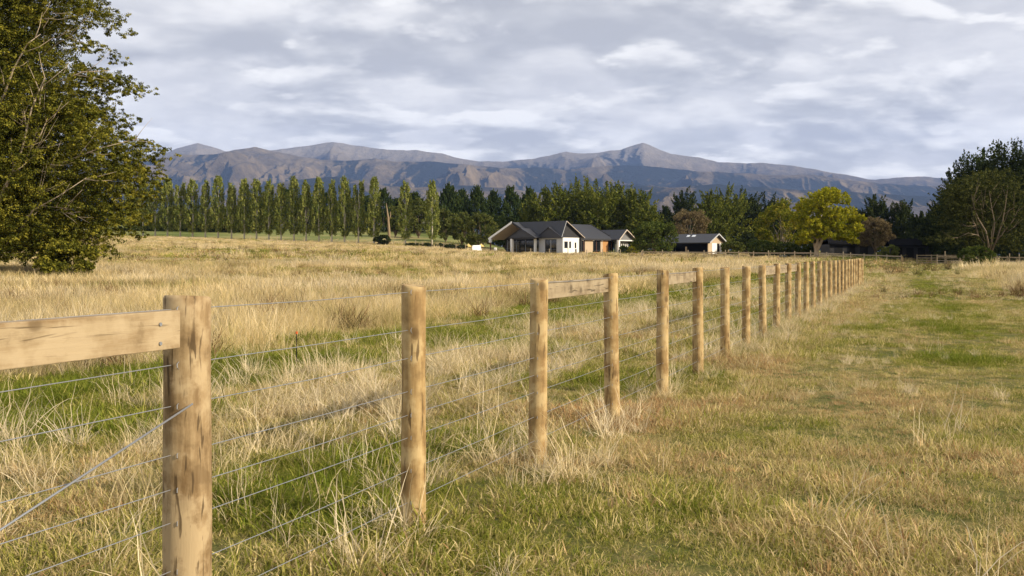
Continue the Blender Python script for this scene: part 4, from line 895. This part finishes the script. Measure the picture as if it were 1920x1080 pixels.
# main walls
mb = MB(); mb.slab([P3(3.5, -5.0, 0), P3(3.5, -5.0, ze - .2), P3(3.5, 0, zr - .45), P3(3.5, 5.0, ze - .2), P3(3.5, 5.0, 0)], .2, (1, 0, 0))
mb.box(3.7, UE + .4, -5.0, -4.8, 0, ze - .1); mb.box(3.7, UE + .4, 4.8, 5.0, 0, ze - .1); mb.box(UE + .2, UE + .4, -4.8, 4.8, 0, ze); mb.build('wall', M['charcoal_clad'], house)
for v0 in (-4.4, -2.2, 0.0, 2.2):
    f = hb('window', M['black'], 3.42, 3.47, v0, v0 + 2.0, .15, ze - .35)
    hb('pane', M['glass'], 3.40, 3.417, v0 + .08, v0 + 1.92, .25, ze - .45, f); hb('mullion', M['grey_shadewall'], 3.37, 3.398, v0 - .10, v0 - .02, .1, ze - .3, f)
hb('deck', M['timber'], -1.2, 3.5, -5.2, 5.4, -.1, .12)
# veranda posts
def vpost(u, v, w=.34, mat='white', z1=None, cap=None):
    mb = MB(); z1 = z1 or ze - .2; mb.box(u - w / 2, u + w / 2, -v - w / 2, -v + w / 2, 0 if cap is None else 0, z1)
    p = mb.build('veranda_post', M[mat], house)
    if cap: c_ = MB(); c_.box(u - .2, u + .2, -v - .2, -v + .2, cap, z1 + .05); c_.build('post_cap', M['white'], p)
    return p
vpost(-.25, -5.05, .17, 'brownsteel', ze - .15, ze - .75)
vpost(-1.0, 1.0, .40)
vpost(.05, 5.45, .34)
# front gablet over the veranda
def gablet(u0, v0, v1, zap, ub, drop=0.0):
    vm = (v0 + v1) / 2; mb = MB()
    mb.slab([P3(u0, v0, ze), P3(u0, vm, zap), P3(u0, v1, ze)], .08, (1, 0, 0)); mb.build('gablet_face', M['charcoal'], house)
    roofpart([[(u0 - .12, v0 - .15, ze + .02), (ub, v0 - .15, ze + .02), (ub, vm, zap + .12), (u0 - .12, vm, zap + .12)], [(u0 - .12, vm + .003, zap + .12), (ub, vm + .003, zap + .12), (ub, v1 + .15, ze + .02), (u0 - .12, v1 + .15, ze + .02)]], t=.1)
gablet(-1.15, .3, 6.4, ze + 1.45, 3.0)
hb('beam', M['charcoal_clad'], -1.12, -.9, .6, 6.2, ze - .28, ze - .02)
# middle wing with the white gable wall
WV = 10.4
w2l, w2m, w2r = .55, 1.7, 6.1
mb = MB(); mb.slab([P3(.9, WV, -.05), P3(.9, WV, ze - .05), P3(5.75, WV, ze - .05), P3(5.75, WV, -.05)], .2, (0, 1, 0)); wallr = mb.build('wall', M['white'], house, label='sunlit white gable wall')
mb = MB(); mb.slab([P3(w2l + .1, WV + .1, ze), P3(w2m, WV + .1, zr - .2), P3(w2r - .1, WV + .1, ze)], .2, (0, 1, 0)); mb.build('gable_face', M['charcoal_clad'], house)
roofpart([[(w2m, -.2, zr + .03), (w2m, WV + .55, zr + .03), (w2l - .1, WV + .55, ze), (w2l - .1, 4.9, ze)], [(w2m + .003, -.2, zr + .03), (w2r + .2, 4.9, ze), (w2r + .2, WV + .55, ze), (w2m + .003, WV + .55, zr + .03)]])
verge((w2m, WV + .6, zr - .03), (w2r + .2, WV + .6, ze - .08), h=.07, w=.05, mat='soffit'); verge((w2m, WV + .6, zr - .03), (w2l - .1, WV + .6, ze - .08), h=.07, w=.06, mat='grey_shadewall')
hb('wall', M['grey_shadewall'], .75, .9, 5.6, 7.0, 0, ze - .06); hb('wall', M['grey_shadewall'], .75, .9, 9.6, 10.95, 0, ze - .06); hb('wall', M['grey_shadewall'], .8, .9, 7.0, 9.6, ze - .35, ze - .06)  # white cladding with its shade put into the grey colour
f = hb('window', M['black'], .84, .9, 7.0, 9.6, .05, ze - .35); hb('pane', M['glass'], .815, .835, 7.1, 9.5, .15, ze - .45, f); hb('mullion', M['grey_shadewall'], .79, .812, 8.24, 8.34, .1, ze - .4, f)
gablet(.45, 5.4, 10.9, ze + 1.6, 1.6)
hb('wall', M['charcoal_clad'], 5.56, 5.75, 5.0, 10.78, 0, ze - .06)
for (u0, u1, z0, z1) in ((1.75, 2.6, .95, 2.05), (2.95, 3.4, .95, 2.05), (4.35, 4.72, .95, 1.9)):
    f = hb('window', M['white'], u0 - .06, u1 + .06, WV + .002, WV + .03, z0 - .06, z1 + .06); hb('pane', M['glass'], u0, u1, WV + .032, WV + .045, z0, z1, f)
f = hb('downpipe', M['charcoal_clad'], 4.5, 4.7, WV + .05, WV + .12, 0, .8)
# timber and glass facade of the long wing
seg = [(5.76, 9.0, 'tan'), (9.0, 13.1, 'glass'), (13.1, 15.3, 'tan'), (15.3, 17.4, 'glass'), (17.4, 18.0, 'tan'), (18.0, 19.5, 'timber'), (19.5, 21.0, 'glass')]
for a, b, mt in seg:
    if mt == 'glass':
        f = hb('window', M['black'], a, b, 5.01, 5.06, .35, ze - .25); hb('pane', M['glass'], a + .07, b - .07, 5.062, 5.08, .42, ze - .32, f)
        k = a + .9
        while k < b - .3: hb('mullion', M['brownsteel'], k, k + .07, 5.082, 5.10, .4, ze - .3, f); k += .95
        hb('wall', M['timber'], a, b, 5.01, 5.07, 0, .34)
    else: hb('wall', M[mt], a, b, 5.01, 5.09, 0, ze - .2)
hb('fascia', M['charcoal_clad'], w2r + .25, UE, 5.4, 5.52, ze - .32, ze - .1)
for u in (12.3, 15.2, 17.6): hb('wall_light', M['white'], u - .16, u + .16, 5.1, 5.36, ze - .42, ze - .2)
hb('garden_step', M['concrete'], 18.6, 20.8, 5.4, 6.6, -.1, .35)
# skylights
def onroof(u, v): return zr - (zr - ze) * v / 5.5
mb = MB(); mb.slab([P3(u, v, onroof(u, v) + .12) for u, v in ((8.1, 1.2), (9.3, 1.2), (9.3, 2.7), (8.1, 2.7))], .14); mb.build('skylight', M['skylight'], house)
mb = MB(); mb.slab([P3(u, v, onroof(u, v) + .08) for u, v in ((10.6, 3.0), (11.2, 3.0), (11.2, 3.8), (10.6, 3.8))], .10); mb.build('roof_vent', M['grey_shadewall'], house)
mb = MB(); mb.slab([P3(u, v, onroof(u, v) + .06) for u, v in ((10.0, 1.7), (10.1, 1.7), (10.55, 3.0), (10.45, 3.0))], .06); mb.build('flue_pipe', M['grey_shadewall'], house)
# right wing
zr3 = zp(430.5, 181) - hz0; V3 = 7.4; um = 22.0
roofpart([[(um, -3.5, zr3), (um, V3, zr3), (um - 2.1, V3, ze - .1), (um - 2.1, -3.5, ze - .1)], [(um + .003, -3.5, zr3), (um + 2.9, -3.5, ze - .1), (um + 2.9, V3, ze - .1), (um + .003, V3, zr3)]])
verge((um - 2.15, V3 + .05, ze - .18), (um, V3 + .05, zr3 - .06), h=.12, mat='soffit'); verge((um, V3 + .05, zr3 - .06), (um + 2.95, V3 + .05, ze - .18), h=.12, mat='soffit')
mb = MB(); mb.slab([P3(um - 1.8, V3 - .6, ze - .2), P3(um, V3 - .6, zr3 - .22), P3(um + 2.4, V3 - .6, ze - .2)], .15, (0, 1, 0)); mb.build('gable_face', M['midgrey'], house)
hb('beam', M['white'], um - 2.1, um + 2.5, V3 - .5, V3 - .3, ze - .38, ze - .2)
vpost(um - 1.95, V3 - .35, .42)
hb('wall', M['darkgreen'], um - 1.6, um + 2.2, V3 - 1.6, V3 - 1.4, 0, ze - .2)
for k in range(4): 
    f = hb('window', M['white'], um - .3 + k * .62, um + .2 + k * .62, V3 - 1.398, V3 - 1.36, .9, 2.0); hb('pane', M['glass'], um - .22 + k * .62, um + .04 + k * .62, V3 - 1.358, V3 - 1.34, .98, 1.95, f)
# ---------------------------------------------------------------- garage
GD = 166.0; gx = xp(1328, GD); gz0 = float(zg(gx, GD)) + .15; th = -math.radians(38)
gar = empty('garage', (gx, GD, gz0), th, label='small grey-roofed garage with open dark front and white end doors', cat='garage')
e0 = zp(454, GD) - gz0; r0 = zp(436.5, GD) - gz0 - .1; Lg = 9.3; Wg = 5.6
def gb(name, mat, x0, x1, y0, y1, z0, z1, parent=None, **k): mb = MB(); mb.box(x0, x1, y0, y1, z0, z1); return mb.build(name, mat, parent or gar, **k)
mb = MB(); mb.slab([(-Lg, -.5, e0 - .05), (.55, -.5, e0 - .05), (.55, Wg / 2, r0), (-Lg, Wg / 2, r0)], .14); mb.slab([(-Lg, Wg / 2 + .003, r0), (.55, Wg / 2 + .003, r0), (.55, Wg + .5, e0 - .05), (-Lg, Wg + .5, e0 - .05)], .14); mb.build('roof', M['charcoal'], gar)
mb = MB(); mb.slab([(-.15, 0, 0), (-.15, 0, e0), (-.15, Wg / 2, r0 - .25), (-.15, Wg, e0), (-.15, Wg, 0)], .15, (1, 0, 0)); mb.build('wall', M['tan'], gar)
gb('wall', M['charcoal_clad'], -Lg + .2, -.16, Wg - .2, Wg - .05, 0, e0 - .15); gb('wall', M['charcoal_clad'], -Lg, -Lg + .18, 0, Wg - .2, 0, e0 - .15); gb('wall', M['darkgreen'], -Lg + .2, -6.6, .0, .12, 0, e0 - .2)
d = gb('garage_door', M['white'], .002, .05, 1.3, 3.1, 0, e0 - .15); gb('dark_doorway_panel', M['black'], .002, .03, 3.15, 4.1, 0, e0 - .2); gb('garage_door', M['white'], .002, .05, 4.15, 5.3, 0, e0 - .1)  # the black panel paints the dark inside of the open doorway
gb('gutter', M['charcoal_clad'], -Lg, .5, -.6, -.51, e0 - .22, e0 - .08)
for yy0, yy1, za, zb in ((-.5, Wg / 2, e0 - .1, r0 - .05), (Wg / 2, Wg + .5, r0 - .05, e0 - .1)):
    mb = MB(); mb.beam((.6, yy0, za), (.6, yy1, zb), .06, .2); mb.build('verge_board', M['grey_shadewall'], gar)
for k, (u_, w_) in enumerate(((-5.0, .5), (-4.0, .6))):
    mb = MB(); a_ = (e0 - .05) + (r0 - e0) * (1.9 + .5) / (Wg / 2 + .5); mb.slab([(u_, 1.7, a_ - .02), (u_ + w_, 1.7, a_ - .02), (u_ + w_, 2.2, a_ + .26), (u_, 2.2, a_ + .26)], .05); mb.build('roof_light', M['skylight'], gar)
gb('veranda_post', M['tan'], -4.1, -3.9, -.3, -.1, 0, 1.2)

# dark sheds in the shade on the right
M['shaderoof'] = plain('shaded_shed_roof', (.012, .012, .013), 1.0, 0.0)  # near-black colour stands for the tree shade on the shed roofs
def shed(px, D, wpx, yr, ye, yb, label, rz_):
    x = xp(px, D); z0 = float(zg(x, D)); s = D / F; wv = wpx * s; r = empty('farm_shed', (x, D, z0), rz_, label=label, cat='shed')
    ze_ = (HY - ye) * s + CH - z0; zr_ = (HY - yr) * s + CH - z0; dp = 4.0
    mb = MB(); mb.slab([(-wv / 2, -.5, ze_), (wv / 2, -.5, ze_), (wv * .26, dp / 2, zr_), (-wv * .40, dp / 2, zr_)], .12); mb.slab([(-wv / 2, dp + .5, ze_), (-wv * .40, dp / 2 + .003, zr_), (wv * .26, dp / 2 + .003, zr_), (wv / 2, dp + .5, ze_)], .12); mb.build('roof', M['shaderoof'], r)
    mb = MB(); mb.box(-wv / 2 + .4, wv / 2 - .4, 0, dp, -.3, ze_ - .1); mb.build('wall', M['charcoal_clad'], r)
    for k in range(3):
        f = MB().box(-wv * .35 + k * wv * .25, -wv * .35 + k * wv * .25 + wv * .16, -.03, -.004, .2, ze_ - .4).build('door', M['black'], r)
shed(1598, 158, 96, 447, 457, 480, 'long dark low shed in shade behind the yellow tree', .05)
shed(1708, 150, 84, 447, 460, 482, 'dark shed with a hipped roof between the small brown tree and the gate', -.05)

# ---------------------------------------------------------------- far boundary fences and gate
M['farwood'] = plain('old_fence_wood', (.36, .29, .20), .9, .2, 0, .3, 2)
def farfence(label, pts, hs, wires, top=None, mat='farwood', w=.11, name='boundary_fence'):
    """pts: (px, D) of each post"""
    P0 = gpt(*pts[0]); r = empty(name, P0, label=label, cat='fence'); o0 = Vector(P0)
    base = [Vector(gpt(*p)) - o0 for p in pts]
    for k, b_ in enumerate(base):
        h = hs[k] if isinstance(hs, list) else hs * (1 + .08 * math.sin(k * 2.3)); mb = MB(); mb.tube([(0, 0, -.2), (0, 0, h * .5), (0, 0, h)], [w / 2, w / 2 * .96, w / 2 * .9], 8); mb.build('post', M[mat], r, loc=b_)
    for z in wires:
        mb = MB(); mb.tube([b_ + Vector((0, 0, z)) for b_ in base], .006, 4); mb.build('wire', M['wire'], r)
    if top:
        mb = MB()
        for a, b_ in zip(base[:-1], base[1:]): mb.beam(a + Vector((0, -.07, top)), b_ + Vector((0, -.07, top)), .04, .12)
        mb.build('rail', M[mat], r)
    return r
farfence('old wire fence of thin posts crossing in front of the poplars and the house', [(470, 188), (520, 186), (570, 184), (620, 182), (668, 180), (703, 178), (723, 177), (738, 176), (757, 174), (779, 172), (792, 170), (810, 168), (832, 165), (855, 161), (873, 158), (902, 155), (930, 151), (960, 148), (995, 144), (1030, 141), (1065, 138), (1100, 135), (1130, 132), (1163, 129), (1203, 126)], 1.05, (.35, .6, .9))
farfence('low post fence with a long rail between the garage and the fence of round posts', [(1205, 125), (1242, 124), (1259, 123.6), (1290, 123), (1320, 122), (1335, 121.6), (1360, 121), (1385, 120), (1413, 119), (1441, 118), (1471, 117), (1490, 116.5), (1520, 115.5), (1550, 114.5), (1581, 113.5), (1595, 113), (1620, 112), (1643, 111), (1663, 110), (1690, 109)], 1.05, (.3, .6), .82)
gd = gpt(1719, 106); gt = empty('field_gate', gd, -.32, label='pale wooden field gate standing in the gap beside the bush on the right', cat='gate')
Wgt = 5.0
for zz in (.22, .46, .72, 1.0): MB().box(0, Wgt, -.02, .02, zz - .04, zz + .04).build('rail', M['rail_grey'], gt)
for xx_ in (.02, 1.45, 2.9, Wgt - .05): MB().box(xx_ - .045, xx_ + .045, -.065, -.022, .1, 1.08).build('upright', M['rail_grey'], gt)
farfence('pale railed fence behind the bush at the right edge', [(1757, 101), (1772, 100.5), (1800, 100), (1835, 99), (1870, 98), (1889, 97.5), (1893, 97.4), (1911, 97), (1950, 96), (2000, 95)], [1.15, 1.5, 1.1, 1.1, 1.1, 1.1, 1.35, 1.3, 1.1, 1.1], (.3, .55), .95, 'rail_grey')
x, D, z0 = gpt(1692, 107); r = empty('gate_post', (x, D, z0), label='thick pale post standing alone left of the field gate', cat='post')
mb = MB(); mb.tube([(0, 0, -.2), (0, 0, .75)], .13, 10); mb.build('shaft', M['post'], r, True); mb = MB(); mb.tube([(0, 0, .753), (0, 0, .85)], [.12, .05], 10); mb.build('cap', M['post'], r, True)
x, D, z0 = gpt(1468, 98); r = empty('marker_stake', (x, D, z0), label='small dark green box on a short stake in the hay before the gold-green tree', cat='stake')
MB().tube([(0, 0, -.1), (.02, 0, .62)], .04, 6).build('stake', M['bark_dark'], r); MB().box(-.32, .32, -.2, .2, .62, .8).build('box', M['darkgreen'], r)

# things in the garden left of the house
def umbrella(px, D, top, label):
    x, y, z0 = gpt(px, D); H = zp(top, D) - z0; r = empty('patio_umbrella', (x, y, z0), label=label, cat='umbrella', group='yellow patio umbrellas left of the house')
    mb = MB(); mb.tube([(0, 0, 0), (0, 0, H)], .03, 6); mb.build('pole', M['white'], r)
    k = 8; R = .55; v = [(0, 0, H)] + [(R * math.cos(a * 6.283 / k), R * math.sin(a * 6.283 / k), H - .5) for a in range(k)]
    mb = MB(); mb.add(v + [(a, b, c - .03) for a, b, c in v], [(0, 1 + a, 1 + (a + 1) % k) for a in range(k)] + [(9, 10 + (a + 1) % k, 10 + a) for a in range(k)] + [(1 + a, 10 + a, 10 + (a + 1) % k, 1 + (a + 1) % k) for a in range(k)]); mb.build('canopy', M['yellowcloth'], r)
M['yellowcloth'] = plain('faded_yellow_canvas', (.62, .46, .16), .85, .2)
M['whitecloth'] = plain('white_canvas', (.8, .8, .8), .8, .2)
umbrella(878, 164, 456.5, 'faded yellow patio umbrella, the left one of the two by the house')
umbrella(902, 163, 456.5, 'faded yellow patio umbrella, the right one nearer the house')
x, y, z0 = gpt(893, 161); r = empty('garden_tent', (x, y, z0), .3, label='low white canvas tent beside the left end of the house', cat='tent')
mb = MB(); mb.slab([(-.85, -.5, .05), (.85, -.5, .05), (.75, 0, 1.0), (-.6, 0, .95)], .03); mb.slab([(-.6, .003, .95), (.75, .003, 1.0), (.85, .5, .05), (-.85, .5, .05)], .03); mb.build('canopy', M['whitecloth'], r)
MB().slab([(.80, -.45, .05), (.74, 0, .95), (.80, .45, .05)], .02, (-1, 0, 0)).build('end_flap', M['whitecloth'], r)
x, y, z0 = gpt(930, 165); 
r = empty('garden_urn', (hx + (930 - 960) / 11, 163, float(zg(hx, 163))), label='small white urn on the grass before the left veranda', cat='urn')
mb = MB(); mb.tube([(0, 0, 0), (0, 0, .1), (0, 0, .45), (0, 0, .6), (0, 0, 1.0)], [.22, .12, .1, .28, .2], 10); mb.build('bowl', M['white'], r, True)
tree('garden_shrub', 'bush', 718, 178, 441, 32, 'macro_dark', 'bark', 'black-looking domed shrub beside the dead tree trunk', 'shrub', None, dens=1.2, seed=601, ls=.2)
G = 'low dark garden shrubs along the fence left of the house'
for j, (px, D, top, wd) in enumerate([(772, 172, 457, 26), (800, 170, 458, 26), (826, 168, 457, 20), (845, 164, 460, 24), (866, 162, 461, 22)]):
    tree('garden_shrub', 'bush', px, D, top, wd, 'macro_dark', 'bark', 'low dark shrub on the fence line left of the house, %s from the left' % ORD[j], 'shrub', G, dens=.5, seed=610 + j, ls=.2)
tree('garden_shrub', 'bush', 1188, 166, 456, 26, 'yellow', 'bark', 'small yellow flowering shrub at the right end of the house', 'shrub', None, dens=.6, seed=620, ls=.16)
tree('garden_shrub', 'bush', 1171, 167, 462, 24, 'green', 'bark', 'low green shrub under the right gable of the house', 'shrub', None, dens=.6, seed=621, ls=.16)
# electric fence standard in the grass
x, y, z0 = -3.0, 13.8, 0; r = empty('fence_standard', (xp(556, 12.0), 12.0, 0), label='thin dark stake with an orange tip in the green grass left of the second post', cat='stake')
MB().tube([(0, 0, -.05), (0, 0, .40)], .006, 6).build('rod', M['black'], r); MB().tube([(0, 0, .40), (0, 0, .43)], .014, 8).build('insulator', plain('orange_plastic', (.6, .12, .03), .5), r)
print('objects', len(bpy.data.objects), 'verts', sum(len(m.vertices) for m in bpy.data.meshes))
